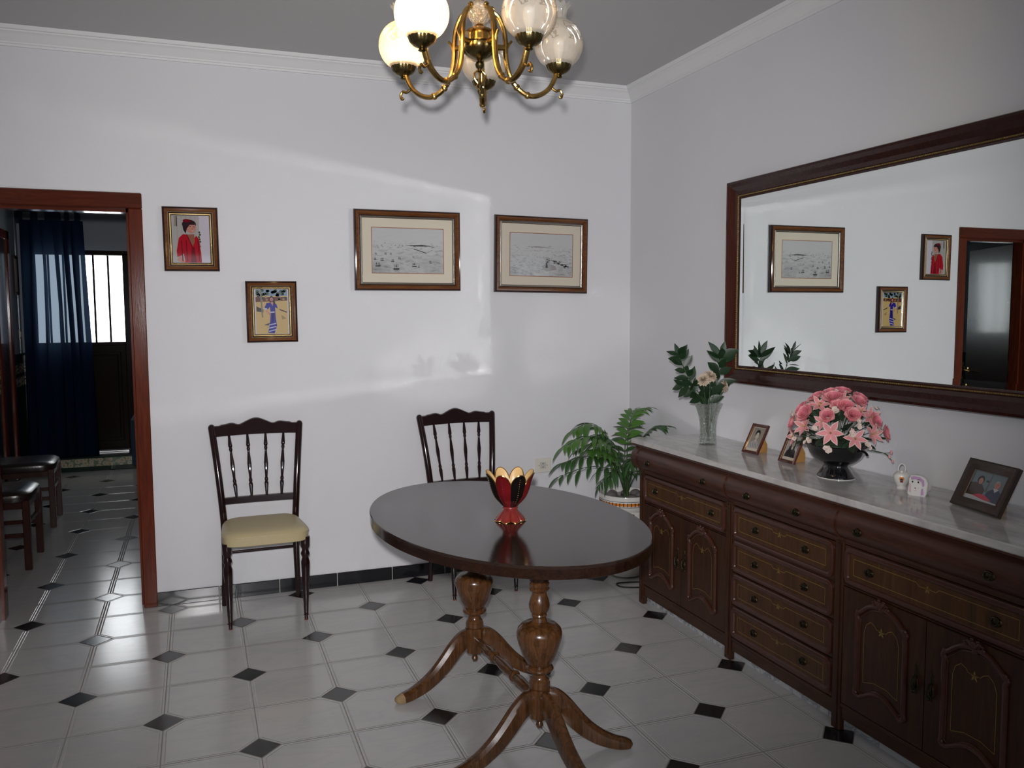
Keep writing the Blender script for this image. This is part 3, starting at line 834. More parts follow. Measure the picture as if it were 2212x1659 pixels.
def foot_r(a, u):
    ph = (a*8/(2*PI)) % 1.0; sc = .72+.28*abs(math.sin(PI*ph))**.7
    return .022+(.060*sc-.022)*u**1.3
for j in range(13):
    u = j/12; row = []
    for k in range(N):
        a = 2*PI*k/N; ph = (a*8/(2*PI)) % 1.0
        z = .050*(1-u)**.8+.004*abs(math.cos(PI*ph))*u
        row.append((foot_r(a, u)*math.cos(a), foot_r(a, u)*math.sin(a), max(z, .0008)))
    rows.append(row)
m.loft(rows, 'foot_red'); m.tube(rows[-1], .0016, 'gold_line', 6, closed=True)
m.lathe([(.020, .042), (.029, .047), (.029, .052), (.024, .056)], 'foot_red', n=40)
m.build('foot', t, smooth=60)

# ================================================================== SIDEBOARD
SX = -.39
SY0, SY1 = -.855, -3.165
t = thing('sideboard', 'long dark walnut sideboard with bulging top drawers and carved doors along the right wall', 'sideboard', (0, 0, 0))
SB = t
units = [(-.855, -1.665), (-1.665, -2.345), (-2.345, -3.165)]
m = MB()
m.box(SX+.012, -.005, SY1, SY0, .045, .84, 'side_v'); m.build('carcass', t)
m = MB(); m.box(SX+.035, -.013, SY1+.01, SY0-.01, 0, .046, 'plinth'); m.build('plinth', t, label='veined white marble plinth strip')
bprof = [(-.400, .712), (-.402, .722), (-.418, .728), (-.436, .742), (-.446, .762), (-.449, .783), (-.445, .803), (-.436, .820), (-.424, .832), (-.420, .842)]
# side cheeks
for y in (SY0, SY1):
    a, b = (y-.018, y) if y == SY0 else (y, y+.018)
    m = MB(); m.box(SX-.004, -.004, a, b, 0, .842, 'side_v')
    m.prism([(x, z) for x, z in bprof]+[(-.38, .842), (-.38, .712)], a, b, 'side_v'); m.build('side_panel', t)
# stiles
for y in (SY0-.030, -1.665, -2.345, SY1+.030):
    w = .022
    m = MB()
    m.box(SX-.012, SX+.014, y-w, y+w, 0, .712, 'side_v', bev=.003); m.box(SX-.017, SX-.010, y-w*.45, y+w*.45, .02, .70, 'side_v', bev=.002)
    m.build('post', t)
    m = MB()
    m.prism([(x-.006 if z < .838 else x-.004, z) for x, z in bprof]+[(-.38, .842), (-.38, .712)], y-w*1.1, y+w*1.1, 'side_h')
    m.build('corbel', t)
m = MB()
for z0, z1 in ((.700, .716), (.548, .556), (.092, .106)): m.box(SX-.008, SX+.012, SY1+.02, SY0-.02, z0, z1, 'side', bev=.002)
m.build('cross_rail', t)
m = MB(); m.box(SX-.004, SX+.010, SY1+.02, SY0-.02, .046, .094, 'side', bev=.002); m.build('base_rail', t)
m = MB()
ys = [SY1-.012, SY0+.012]
m.prism([(-.006, .842), (-.425, .842), (-.440, .847), (-.452, .852), (-.452, .858), (-.006, .858)], ys[0], ys[1], 'side_h'); m.build('top_moulding', t)
def oval_pull(parent, y, z, x):
    m = MB(); Mx = Matrix.Translation((x, y, z)) @ Matrix.Rotation(-PI/2, 4, 'Y')
    m.lathe([(.0005, .007), (.006, .0065), (.010, .004), (.013, .0055), (.0165, .004), (.0185, 0)], 'pull', n=20, M=Mx, sx=.82, sy=1.12)
    # bail: drop ring
    pts = [(x-.009, y+.013*math.cos(a_), z+.004-.015*math.sin(a_)) for a_ in [PI*k/10 for k in range(11)]]
    m.tube(pts, .0022, 'pull', 7)
    for s in (-1, 1): m.ball((x-.006, y+s*.013, z+.004), .004, 'pull', 8)
    m.build('handle', parent)
XF = Matrix.Rotation(-PI/2, 4, 'Z')     # local frame x -> -y, front(-y) -> -x
def front_matrix(yc, zc, x): return Matrix.Translation((x, yc, zc)) @ XF
def florette(mb, M, s=1.0):
    for k in range(5):
        a = R(90+72*k); c, s_ = math.cos(a), math.sin(a)
        pts = [(0, 0), (.006*c-.003*s_, .006*s_+.003*c), (.013*c, .013*s_), (.006*c+.003*s_, .006*s_-.003*c)]
        mb.add([(p[0]*s, -.0006, p[1]*s) for p in pts], [(0, 1, 2, 3)], 'inlay', M)
def inlay_line(mb, pts, M, w=.0011, closed=True):
    n = len(pts)
    for i in range(n if closed else n-1):
        a = Vector((pts[i][0], pts[i][1])); b = Vector((pts[(i+1) % n][0], pts[(i+1) % n][1])); d = (b-a)
        if d.length < 1e-6: continue
        nn = Vector((-d.y, d.x)).normalized()*w
        mb.add([(a.x-nn.x, -.0006, a.y-nn.y), (b.x-nn.x, -.0006, b.y-nn.y), (b.x+nn.x, -.0006, b.y+nn.y), (a.x+nn.x, -.0006, a.y+nn.y)], [(0, 1, 2, 3)], 'inlay', M)
def drawer(yc, zc, w, h, x=SX-.004, pulls=None):
    d = MB(); M = front_matrix(yc, zc, x)
    d.box(-w/2, w/2, -.004, .012, -h/2, h/2, 'side', M=M)
    d.frame(w-.004, h-.004, [(0, .004), (0, .010), (.004, .013), (.012, .0145), (.018, .012), (.022, .006), (.024, .0045)], 'carved', M, rad=.030, seg=5)
    d.box(-w/2+.022, w/2-.022, -.0055, 0, -h/2+.022, h/2-.022, 'side_panel', M=M)
    o = d.build('drawer', SB)
    n = MB(); M2 = front_matrix(yc, zc, x-.0055)
    a, b = w/2-.045, h/2-.040
    pts = [(-a, -b), (a, -b), (a, b), (.045, b), (.035, b-.010), (-.035, b-.010), (-.045, b), (-a, b)]
    inlay_line(n, pts, M2); florette(n, M2 @ Matrix.Translation((0, 0, b-.012)), 1.1)
    n.build('inlay', o)
    for py in (pulls or (-w*.32, w*.32)): oval_pull(o, yc+py, zc, x-.006)
    return o
for i, (ya, yb) in enumerate(units):
    ia, ib = ya-(.052 if i == 0 else .024), yb+(.052 if i == 2 else .024)
    yc, w = (ia+ib)/2, abs(ia-ib)
    # bulging top drawer
    m = MB(); m.prism([(x, z) for x, z in bprof]+[(-.38, .842), (-.38, .712)], yc-w/2, yc+w/2, 'side_h')
    m.tube([(-.4105, yc-w/2, .7255), (-.4105, yc+w/2, .7255)], .003, 'side_h', 6)
    o = m.build('bulged_drawer', SB)
    ps = (.25, -.25) if i == 0 else ((.155, -.155) if i == 1 else (.26, -.26))
    for py in ps: oval_pull(o, yc+py, .775, -.449)
    if i == 1:
        for k in range(4):
            drawer(yc, .625-.1475*k, w-.004, .142, pulls=(.155, -.155))
    else:
        drawer(yc, .628, w-.004, .140, pulls=(.25, -.25))
        for s in (1, -1):
            dw = w/2-.003; dy = yc+s*(w/4); zc = .328; dh = .436
            d = MB(); M = front_matrix(dy, zc, SX-.004)
            d.box(-dw/2, dw/2, -.006, .012, -dh/2, dh/2, 'side_v', M=M, bev=.002)
            o = d.build('door', SB)
            # carved moulding loop
            g = MB(); M = front_matrix(dy, zc, SX-.0105)
            W, H = .108, .150
            path = []
            path += [(-W, -H+.02), (-W, -.06), (-W, .03), (-W, H-.045), (-W+.002, H-.025), (-W-.004, H-.012), (-W+.006, H-.002), (-W+.020, H+.008)]
            path += [(-W*.60, H+.027), (-W*.34, H+.041), (0, H+.045), (W*.34, H+.041), (W*.60, H+.027)]
            path += [(W-.020, H+.008), (W-.006, H-.002), (W+.004, H-.012), (W-.002, H-.025), (W, H-.045), (W, .03), (W, -.06), (W, -H+.02)]
            path += [(W+.003, -H+.004), (W-.012, -H-.006), (W*.6, -H+.010), (W*.3, -H+.028), (0, -H+.034), (-W*.3, -H+.028), (-W*.6, -H+.010), (-W+.012, -H-.006), (-W-.003, -H+.004)]
            sm = []
            n = len(path)
            for q in range(n):
                P0, P1, P2, P3 = [Vector(path[(q+e) % n]) for e in (-1, 0, 1, 2)]
                for tt in (0, .34, .67): sm.append(.5*((2*P1)+(P2-P0)*tt+(2*P0-5*P1+4*P2-P3)*tt*tt+(3*P1-P0-3*P2+P3)*tt**3))
            g.tube([(p.x, -.003, p.y) for p in sm], .0085, 'carved', 8, M, closed=True)
            g.tube([(p.x*.90, -.001, p.y*.925) for p in sm], .003, 'carved', 6, M, closed=True)
            # crest and corner carving
            for cx, cz, r in ((0, H+.056, .013), (-.016, H+.060, .009), (.016, H+.058, .009), (.004, H+.040, .011), (-.028, H+.050, .008), (.030, H+.047, .008), (.012, H+.068, .006), (-.010, H+.070, .006),
                              (-W+.004, H+.000, .010), (W-.004, H+.000, .010), (-W-.002, H-.020, .008), (W+.002, H-.020, .008), (-W, -H+.004, .009), (W, -H+.004, .009), (W-.014, -H-.004, .007), (-W+.014, -H-.004, .007)):
                g.ball((cx, -.006, cz), r, 'carved', 8, M, sy=.8)
            for s2 in (-1, 1):
                g.tube([(s2*.006, -.010, H+.050), (s2*.022, -.011, H+.066), (s2*.034, -.009, H+.060), (s2*.030, -.008, H+.050)], [.005, .005, .004, .002], 'carved', 7, M)
            g.build('carved_moulding', o)
            n_ = MB(); M2 = front_matrix(dy, zc, SX-.0105)
            # slightly raised figured panel
            lp = [(-.078, -.098), (-.03, -.082), (.03, -.082), (.078, -.098), (.078, .085), (.068, .115), (.048, .130), (.030, .122), (.022, .112), (-.022, .112), (-.030, .122), (-.048, .130), (-.068, .115), (-.078, .085)]
            inlay_line(n_, lp, M2); florette(n_, M2 @ Matrix.Translation((0, 0, .108)), 1.4)
            n_.build('inlay', o)
            hx = -s*(dw/2-.032)  # near the meeting edge; local x = -y
            h = MB(); Mh = front_matrix(dy-s*(dw/2-.030), zc+.012, SX-.0105)
            h.lathe([(.003, -.052), (.006, -.046), (.004, -.040), (.009, -.028), (.007, -.012), (.0035, 0), (.007, .006), (.008, .016), (.0045, .034), (.0075, .042), (.003, .054)], 'pull', n=10, M=Mh, sy=.5)
            h.tube([(0, -.004, .010), (0, -.016, .004), (0, -.018, -.014), (0, -.014, -.030)], [.003, .004, .006, .008], 'pull', 8, Mh)
            h.ball((0, -.013, -.040), .006, 'pull', 8, Mh)
            h.build('handle', o)
# marble slab
m = MB()
m.box(-.455, -.002, -3.20, -.862, .8585, .885, 'marble', bev=.004)
tag(m.build('marble_top'), 'polished grey white marble slab lying on the long walnut sideboard', 'worktop')
MZ = .885

# ================================================================== MIRROR
t = thing('wall_mirror', 'large rectangular mirror in a wide mahogany frame above the sideboard', 'mirror', (0, -2.03, 1.6825), -PI/2)
MW, MH = 1.83, .995
pr = [(0, 0), (0, .058), (.004, .066), (.014, .067), (.030, .060), (.050, .046), (.066, .041), (.070, .044)]
m = MB()
# two materials: horizontals and uprights
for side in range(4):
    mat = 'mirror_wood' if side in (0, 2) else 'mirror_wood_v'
    def crn(ins, d, i):
        a, b = MW/2-ins, MH/2-ins
        return [(a, -d, b), (-a, -d, b), (-a, -d, -b), (a, -d, -b)][i]
    A, B = side, (side+1) % 4
    for (i0, d0), (i1, d1) in zip(pr, pr[1:]):
        m.add([crn(i0, d0, A), crn(i0, d0, B), crn(i1, d1, B), crn(i1, d1, A)], [(0, 1, 2, 3)], mat)
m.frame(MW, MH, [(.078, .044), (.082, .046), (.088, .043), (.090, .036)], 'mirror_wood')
m.build('frame', t, smooth=50)
# beaded gilt line
m = MB(); a, b = MW/2-.074, MH/2-.074
m.frame(MW, MH, [(.070, .044), (.071, .0465), (.077, .0465), (.078, .044)], 'gilt_dull')
def beads(p, q):
    L = math.hypot(q[0]-p[0], q[1]-p[1]); n = int(L/.0095)
    for k in range(n):
        f = (k+.5)/n; m.ball((p[0]+(q[0]-p[0])*f, -.0465, p[1]+(q[1]-p[1])*f), .0036, 'gilt_dull', 6)
for p, q in (((a, b), (-a, b)), ((-a, b), (-a, -b)), ((-a, -b), (a, -b)), ((a, -b), (a, b))): beads(p, q)
m.build('beading', t, label='fine gilt bead line')
m = MB(); gw, gh, bv = MW/2-.086, MH/2-.086, .026
inn = [(gw-bv, -.040, gh-bv), (-gw+bv, -.040, gh-bv), (-gw+bv, -.040, -gh+bv), (gw-bv, -.040, -gh+bv)]
out = [(gw, -.0405, gh), (-gw, -.0405, gh), (-gw, -.0405, -gh), (gw, -.0405, -gh)]
m.add(inn, [(0, 1, 2, 3)], 'mirror')
for k in range(4): m.add([out[k], out[(k+1) % 4], inn[(k+1) % 4], inn[k]], [(0, 1, 2, 3)], 'mirror')
m.build('glass', t, smooth=0)

# ================================================================== FRAMED PICTURES ON THE BACK WALL
def poly(mb, pts, mat, k):  # painted shape, tiny relief above the print
    mb.add([(x, -.0001*k, z) for x, z in pts], [tuple(range(len(pts)))], mat)
def oval_pts(cx, cz, rx, rz, n=18, a0=0): return [(cx+rx*math.cos(2*PI*i/n+a0), cz+rz*math.sin(2*PI*i/n+a0)) for i in range(n)]
def big_print(name, label, x, z, w, h, mat, rot=0, extra=None):
    t = thing(name, label, 'picture', (x, -.003, z), 0, 'framed harbour drawings on the back wall')
    m = MB()
    m.frame(w, h, [(0, 0), (0, .020), (.004, .028), (.010, .030), (.020, .030), (.026, .024), (.030, .020), (.034, .019)], ['pic_dark', 'pic_dark', 'pic_dark', 'pic_wood', 'pic_wood', 'pic_wood', 'pic_dark'])
    m.frame(w, h, [(.034, .019), (.037, .021), (.043, .017), (.046, .012)], ['silver', 'silver', 'pic_dark'])
    m.build('frame', t, smooth=40, rot=(0, rot, 0))
    m = MB(); m.box(-w/2+.03, w/2-.03, -.0125, -.008, -h/2+.03, h/2-.03, 'mat'); pw, ph = w*.336, h*.278
    m.frame(pw*2+.008, ph*2+.008, [(0, .0126), (.0015, .0132), (.004, .0132)], 'matline'); m.build('mat', t, rot=(0, rot, 0))
    m = MB(); m.box(-pw, pw, -.0130, -.0126, -ph, ph, mat)
    e = MB(); extra(e, pw, ph)
    for fc, mi_ in zip(e.f, e.m): m.add([(e.v[i][0], e.v[i][1]-.0131, e.v[i][2]) for i in fc], [tuple(range(len(fc)))], e.names[mi_])
    m.build('drawing', t, rot=(0, rot, 0))
    return t
def ships(e, pw, ph):
    random.seed(3)
    # far shore and mole
    for k in range(60):
        x = random.uniform(-pw*.95, pw*.85); z = ph*.20+random.gauss(0, .008)+.02*(x/pw)*.3
        poly(e, [(x, z), (x+random.uniform(.002, .012), z+.0006), (x+.006, z+random.uniform(.001, .004))], random.choice(['p_greyd', 'p_greym']), 1)
    poly(e, [(-.02, ph*.24), (.08, ph*.29), (.15, ph*.22), (.04, ph*.20)], 'p_greym', 1)
    for a, b in (((.03, ph*.08), (.105, -ph*.10)), ((.105, -ph*.10), (.14, ph*.05)), ((.105, -ph*.10), (.095, -ph*.18))):
        poly(e, [a, b, (b[0]+.003, b[1]+.003), (a[0]+.003, a[1]+.003)], 'p_greyd', 2)
    def ship(x, z, s):
        poly(e, [(x-s, z), (x-.8*s, z-.32*s), (x+.8*s, z-.32*s), (x+s, z+.06*s)], 'p_greyd', 3)
        for u in (-.5, 0, .5):
            poly(e, [(x+u*s-.02*s, z), (x+u*s-.015*s, z+1.4*s), (x+u*s+.015*s, z+1.4*s), (x+u*s+.02*s, z)], 'p_greyd', 3)
            poly(e, [(x+u*s-.22*s, z+.35*s), (x+u*s-.14*s, z+1.1*s), (x+u*s+.14*s, z+1.1*s), (x+u*s+.2*s, z+.35*s)], random.choice(['p_greym', 'p_greyl']), 2)
    for x, z, s in ((-.175, -.085, .015), (-.07, -.100, .019), (.035, -.085, .015), (.13, -.065, .009), (-.15, -.055, .011), (-.19, -.05, .008), (-.09, -.06, .010), (-.05, -.045, .009), (.06, -.09, .006), (-.13, -.02, .007), (.03, -.035, .005), (-.10, -.02, .006), (-.185, -.02, .007), (-.165, -.085, .009)): ship(x, z, s)
def coast(e, pw, ph):
    random.seed(8)
    for k in range(150):
        x = random.uniform(-pw*.95, pw*.95); z = random.uniform(-ph*.9, ph*.45)
        if x < -.02 and z > 0 and random.random() < .4: continue
        L = random.uniform(.003, .016)
        poly(e, [(x, z), (x+L, z+random.uniform(-.003, .002)), (x+L*.6, z+.0012)], random.choice(['p_greyd', 'p_greym', 'p_greym']), 1)
    for k in range(60):
        f_ = random.random(); x = .02+.15*f_; z = -ph*(.26+.30*f_*f_)+random.gauss(0, .006)
        poly(e, [(x, z), (x+.018, z-.004), (x+.010, z+.002)], random.choice(['p_greyd', 'p_greym']), 2)
    poly(e, [(.0, -ph*.55), (.03, -ph*.38), (.09, -ph*.50), (.10, -ph*.68), (.03, -ph*.78)], 'p_greyl', 3)
    poly(e, [(.025, -ph*.60), (.03, -ph*.36), (.036, -ph*.36), (.042, -ph*.60)], 'p_greyd', 4)
    poly(e, [(-.10, ph*.37), (-.02, ph*.41), (.07, ph*.34), (.0, ph*.33)], 'p_greyl', 1)
big_print('framed_drawing', 'walnut framed pencil view of sailing ships off a harbour, left of the two drawings', -1.426, 1.8935, .612, .449, 'sketch_ships', 0, ships)
big_print('framed_drawing', 'walnut framed pencil view of a coast with a walled island, nearer the room corner', -.608, 1.886, .600, .452, 'sketch_coast', R(.8), coast)

def photo_frame(name, label, x, z, w, h, rot, paint):
    t = thing(name, label, 'picture', (x, -.003, z), 0, 'framed portrait photographs on the back wall')
    m = MB()
    m.frame(w, h, [(0, 0), (0, .018), (.003, .022), (.010, .024), (.018, .021), (.024, .018)], ['pic_dark', 'pic_dark', 'pic_dark', 'pic_wood', 'pic_wood'])
    m.frame(w, h, [(.024, .018), (.026, .020), (.028, .018), (.033, .016)], ['silver', 'silver', 'pic_dark'])
    m.frame(w, h, [(.033, .016), (.035, .0185), (.039, .0165), (.040, .015), (.044, .011)], ['gold', 'gold', 'gold', 'pic_dark'])
    m.build('frame', t, smooth=40, rot=(0, rot, 0))
    m = MB(); m.box(-w/2+.03, w/2-.03, -.0115, -.006, -h/2+.03, h/2-.03, 'p_white')
    o = m.build('photo', t, rot=(0, rot, 0))
    e = MB(); paint(e, w/2-.045, h/2-.045); e.build('printed_figure', o, loc=(0, -.0117, 0))
def red_lady(e, a, b):
    W, H = a, b
    poly(e, [(-W, -H), (W*.70, -H), (W*.70, H), (-W, H)], 'p_curtain', 0)
    poly(e, [(W*.46, -H), (W, -H), (W, H), (W*.46, H)], 'p_curtain2', 1)
    for k in range(5): x = -W+.02+.022*k; poly(e, [(x, -H), (x+.006, -H), (x+.008, H), (x+.002, H)], 'p_greyl', 1)
    poly(e, [(-W*.88, H*.55), (-W*.72, H*.55), (-W*.72, H*.98), (-W*.88, H*.98)], 'p_sepia', 1)
    for k in range(7): poly(e, oval_pts(W*.46+.003*math.sin(k*2.1), H*.30-.012*k, .005, .006, 7), 'p_green', 2)
    # bent arm, jacket, neck, head and hair
    poly(e, [(-W*.80, -H*.90), (-W*.62, -H*.58), (-W*.55, -H*.80), (-W*.30, -H), (-W*.55, -H)], 'p_skin', 2)
    jac = [(-W*.78, -H*.76), (-W*.80, -H*.5), (-W*.66, H*.05), (-W*.42, H*.22), (-W*.25, H*.20), (0, -.02), (W*.28, H*.16), (W*.42, H*.02), (W*.52, -H*.6), (W*.54, -H), (-W*.36, -H), (-W*.42, -H*.62), (-W*.56, -H*.70)]
    poly(e, jac, 'p_red', 3)
    poly(e, [(-W*.20, H*.20), (W*.18, H*.22), (W*.20, -H*.1), (W*.06, -H*.32), (-W*.10, -H*.12)], 'p_skin2', 4)
    poly(e, [(-W*.20, H*.20), (-W*.26, H*.24), (W*.02, -H*.36), (W*.08, -H*.32)], 'p_red2', 5)
    poly(e, [(W*.02, -H*.36), (W*.16, -H*.32), (W*.26, -H), (-W*.06, -H)], 'p_red2', 4)
    for u in (-.55, -.30, .35): poly(e, [(W*u, -H*.05), (W*(u+.05), -H*.05), (W*(u+.10), -H*.95), (W*(u+.03), -H*.95)], 'p_red2', 4)
    poly(e, oval_pts(W*.02, H*.50, W*.27, H*.25), 'p_skin', 6)
    hair = oval_pts(-W*.08, H*.64, W*.38, H*.20)
    poly(e, hair, 'p_hair', 5)
    poly(e, [(-W*.44, H*.60), (-W*.20, H*.80), (W*.16, H*.74), (W*.30, H*.55), (W*.24, H*.62), (-W*.04, H*.62), (-W*.20, H*.46), (-W*.28, H*.24), (-W*.40, H*.40)], 'p_hair', 7)
    poly(e, oval_pts(-W*.20, H*.79, W*.22, H*.07), 'p_red2', 8)
    for u, v in ((-.02, .54), (.18, .53)): poly(e, oval_pts(W*u, H*v, W*.035, H*.018, 8), 'p_hair', 8)
    poly(e, oval_pts(W*.10, H*.36, W*.055, H*.018, 8), 'p_curtain2', 8)
    poly(e, oval_pts(W*.10, H*.45, W*.02, H*.035, 8), 'p_skin2', 8)
def blue_lady(e, a, b):
    W, H = a, b
    poly(e, [(-W*.94, -H), (W*.94, -H), (W*.94, H), (-W*.94, H)], 'p_sand', 0)
    poly(e, [(-W*.94, H*.72), (W*.94, H*.72), (W*.94, H), (-W*.94, H)], 'p_sky', 1)
    random.seed(5)
    for k in range(26): poly(e, oval_pts(random.uniform(-W*.85, W*.85), H*random.uniform(.72, .97), .010, .008, 7), random.choice(['p_trees', 'p_trees', 'p_green', 'p_sky']), 2)
    poly(e, [(-W*.94, H*.44), (W*.94, H*.50), (W*.94, H*.66), (-W*.94, H*.66)], 'p_rust', 3)
    for k in range(16): poly(e, oval_pts(random.uniform(-W*.85, W*.85), H*random.uniform(.50, .70), .007, .006, 6), random.choice(['p_shade', 'p_trees', 'p_sand2']), 4)
    poly(e, [(-W*.60, -H*.25), (-W*.52, -H*.25), (-W*.58, H*.98), (-W*.68, H*.98)], 'p_trunk', 5)
    poly(e, [(-W*.9, H*.25), (-W*.5, H*.10), (-W*.5, -H*.02), (-W*.9, H*.02)], 'p_shade', 4)
    poly(e, [(W*.40, H*.14), (W*.9, 0), (W*.9, -H*.05), (W*.5, H*.06)], 'p_shade', 4)
    poly(e, [(W*.55, -H*.14), (W*.85, -H*.3), (W*.6, -H*.36)], 'p_sand2', 4)
    poly(e, [(-W*.50, -H*.60), (-W*.15, -H*.50), (-W*.2, -H*.62)], 'p_shade', 4)
    # dress
    poly(e, [(-W*.30, H*.40), (-W*.46, H*.12), (-W*.28, H*.08), (-W*.10, H*.22), (-W*.08, -H*.10), (-W*.12, -H*.45), (-W*.26, -H*.95), (W*.12, -H*.98), (W*.28, -H*.62), (W*.22, -H*.30), (W*.20, 0), (W*.20, H*.20), (W*.36, H*.14), (W*.28, H*.34), (W*.12, H*.42)], 'p_blue', 6)
    for z in (-.60, -.74, -.88): poly(e, [(-W*.24, H*(z-.03)), (W*.24, H*(z+.05)), (W*.24, H*(z+.10)), (-W*.20, H*(z+.02))], 'p_frill', 7)
    poly(e, [(W*.02, -H*.05), (W*.14, -H*.05), (W*.05, -H*.5), (-W*.02, -H*.5)], 'p_blue2', 7)
    poly(e, [(-W*.12, H*.0), (W*.16, H*.02), (W*.16, -H*.04), (-W*.12, -H*.05)], 'p_frill', 7)
    poly(e, [(-W*.50, H*.12), (-W*.28, H*.08), (-W*.26, H*.14), (-W*.42, H*.18)], 'p_frill', 7)
    poly(e, [(-W*.40, H*.06), (-W*.30, H*.06), (-W*.06, -H*.12), (-W*.12, -H*.17)], 'p_skin', 7)
    poly(e, [(-W*.08, H*.42), (W*.10, H*.42), (W*.06, H*.26)], 'p_skin', 7)
    poly(e, [(-W*.14, H*.62), (W*.0, H*.74), (W*.14, H*.62), (W*.24, H*.30), (W*.14, H*.34), (W*.08, H*.44), (-W*.12, H*.42)], 'p_hair', 7)
    poly(e, oval_pts(0, H*.555, W*.095, H*.085), 'p_skin', 8)
    poly(e, oval_pts(-W*.0, H*.53, W*.04, H*.018, 8), 'p_red', 9)
photo_frame('framed_photo', 'framed photo of a dark haired woman in a red jacket, nearest the doorway', -2.576, 1.929, .270, .330, R(-.5), red_lady)
photo_frame('framed_photo', 'framed photo of a woman in a long blue ruffled dress outdoors', -2.181, 1.5525, .266, .328, R(-.3), blue_lady)

# ------------------------------------------------------------------ socket and loose cable
t = thing('power_socket', 'ivory double-hole wall socket between the far chair and the palm', 'socket', (-.599, 0, .607))
m = MB(); m.box(-.052, .052, -.009, 0, -.045, .045, 'socket', bev=.003); m.build('plate', t)
m = MB(); m.box(-.020, .020, -.0098, -.006, -.020, .020, 'socket_grey')
m.build('inset', t)
m = MB()
for x, z in ((0, .011), (0, -.011), (-.027, 0), (.027, 0)): m.tube([(x, -.0100, z), (x, -.0085, z)], .0032 if x == 0 else .0022, 'black_plastic', 10)
m.build('hole', t, kind='stuff')
m = MB()
pts = bez([(-.02, -.62, .25), (-.04, -.62, .03), (-.16, -.60, .005), (-.30, -.565, .005), (-.375, -.56, .005), (-.37, -.63, .005), (-.24, -.68, .005), (-.06, -.70, .005), (-.03, -.74, .02)], 48)
m.tube(pts, .004, 'black_plastic', 8); tag(m.build('power_cable'), 'black cable looping on the floor by the sideboard end', 'cable')

# ================================================================== PALM
t = thing('flower_pot', 'white glazed pot with orange and black painted bands holding the palm', 'pot', (-.235, -.40, 0))
R0 = .150
m = MB()
pf = [(.085, 0), (.10, .01), (.105, .03), (.118, .12), (.132, .22), (.140, .32), (.138, .37), (.134, .395), (.140, .405), (.150, .42), (.153, .45), (.155, .480), (.153, .488), (.147, .488), (.143, .480), (.138, .42), (.134, .40)]
m.lathe(pf, 'white_glaze', n=56); m.build('pot_body', t)
m = MB(); m.lathe([(.1535, .437), (.1545, .437), (.1550, .452), (.1540, .452)], 'pot_orange', n=56)
for k in range(44):
    a = 2*PI*k/44; m.box(-.0022, .0022, -.001, .001, 0, .020, 'pot_black', M=Matrix.Rotation(a, 4, 'Z') @ Matrix.Translation((0, .1552, .4345)))
for zz in (.428, .460): m.lathe([(.1525+(zz > .45)*.0015, zz), (.154+(zz > .45)*.0012, zz), (.154+(zz > .45)*.0012, zz+.002), (.1525, zz+.002)], 'pot_black', n=56)
m.build('painted_band', t, label='orange band with black ticks')
m = MB()
for k in range(8):
    a = R(-150+45*k); M_ = Matrix.Rotation(a, 4, 'Z') @ Matrix.Translation((.1375, 0, .345)) @ Matrix.Rotation(PI/2, 4, 'Y')
    m.lathe([(.001, .004), (.024, .0035), (.027, .001)], 'pot_orange', n=18, M=M_); m.lathe([(.001, .0052), (.012, .005), (.014, .002)], 'red_glaze', n=12, M=M_)
    for q in range(5):
        b_ = R(72*q+20); m.ball((.034*math.cos(b_), .034*math.sin(b_), .001), .012, 'pot_blue' if q % 2 else 'pot_black', 8, M_, sz=.3)
m.build('painted_flower', t)
m = MB(); m.lathe([(.001, .455), (.139, .450)], 'soil', n=40); m.build('soil', t)
random.seed(21)
for k in range(9):
    a = R(-170+40*k); r = .085+.02*(k % 2)
    m = MB(); m.ball((0, 0, 0), .024+.006*(k % 3), 'pebble', 12, sz=.62, sx=1.0, sy=.8)
    o = m.build('pebble', loc=(-.235+r*math.cos(a), -.40+r*math.sin(a), .468), rot=(0, 0, a))
    tag(o, 'smooth grey pebble lying on the soil of the palm pot', 'pebble', 'pebbles in the palm pot')
t = thing('potted_palm', 'green parlour palm with arching fronds in the corner pot', 'plant', (-.235, -.40, .45))
PO = Vector((-.235, -.40, .45))
def frond(pts, n, L, W, mat, start=.35, droop=.5, spread=1.0, flip=0, both=True, rad=.0035):
    p = bez([Vector(q)-PO for q in pts], 40); m = MB()
    m.tube(p, [rad*(1-.7*i/len(p)) for i in range(len(p))], 'stem', 6)
    N = len(p)
    for i in range(n):
        f = start+(1-start)*i/(n-1); k = min(N-2, int(f*(N-1)))
        tng = (p[k+1]-p[k]).normalized(); side = tng.cross(Vector((0, 0, 1)))
        if side.length < .2: side = Vector((1, -.3, 0))
        side.normalize(); upv = side.cross(tng).normalized()
        taper = math.sin(PI*(.18+.72*(i/(n-1))))**.6
        for s in ((-1, 1) if both else (1,)):
            d = tng*(.55+.4*(i/(n-1)))+side*s*spread*random.uniform(.8, 1.1)+Vector((0, 0, random.uniform(-.25, .15)))
            leaf(m, p[k], d, upv+Vector((random.uniform(-.2, .2), random.uniform(-.2, .2), 0)), L*taper*random.uniform(.85, 1.1), W*random.uniform(.85, 1.1), mat, droop*random.uniform(.7, 1.3), .2, 7, .85)
    leaf(m, p[-1], p[-1]-p[-3], Vector((0, 0, 1)), L*.8, W, mat, droop)
    return m.build('frond', t, smooth=60)
B = (-.235, -.40, .46)
frond([B, (-.29, -.39, .66), (-.36, -.37, .84), (-.46, -.38, .905), (-.57, -.40, .875)], 13, .155, .027, 'leaf_palm_light', .34, 1.0, 1.0)
frond([B, (-.31, -.42, .68), (-.40, -.45, .80), (-.53, -.47, .845), (-.66, -.48, .80)], 13, .155, .027, 'leaf_palm_light', .30, 1.05, 1.0)
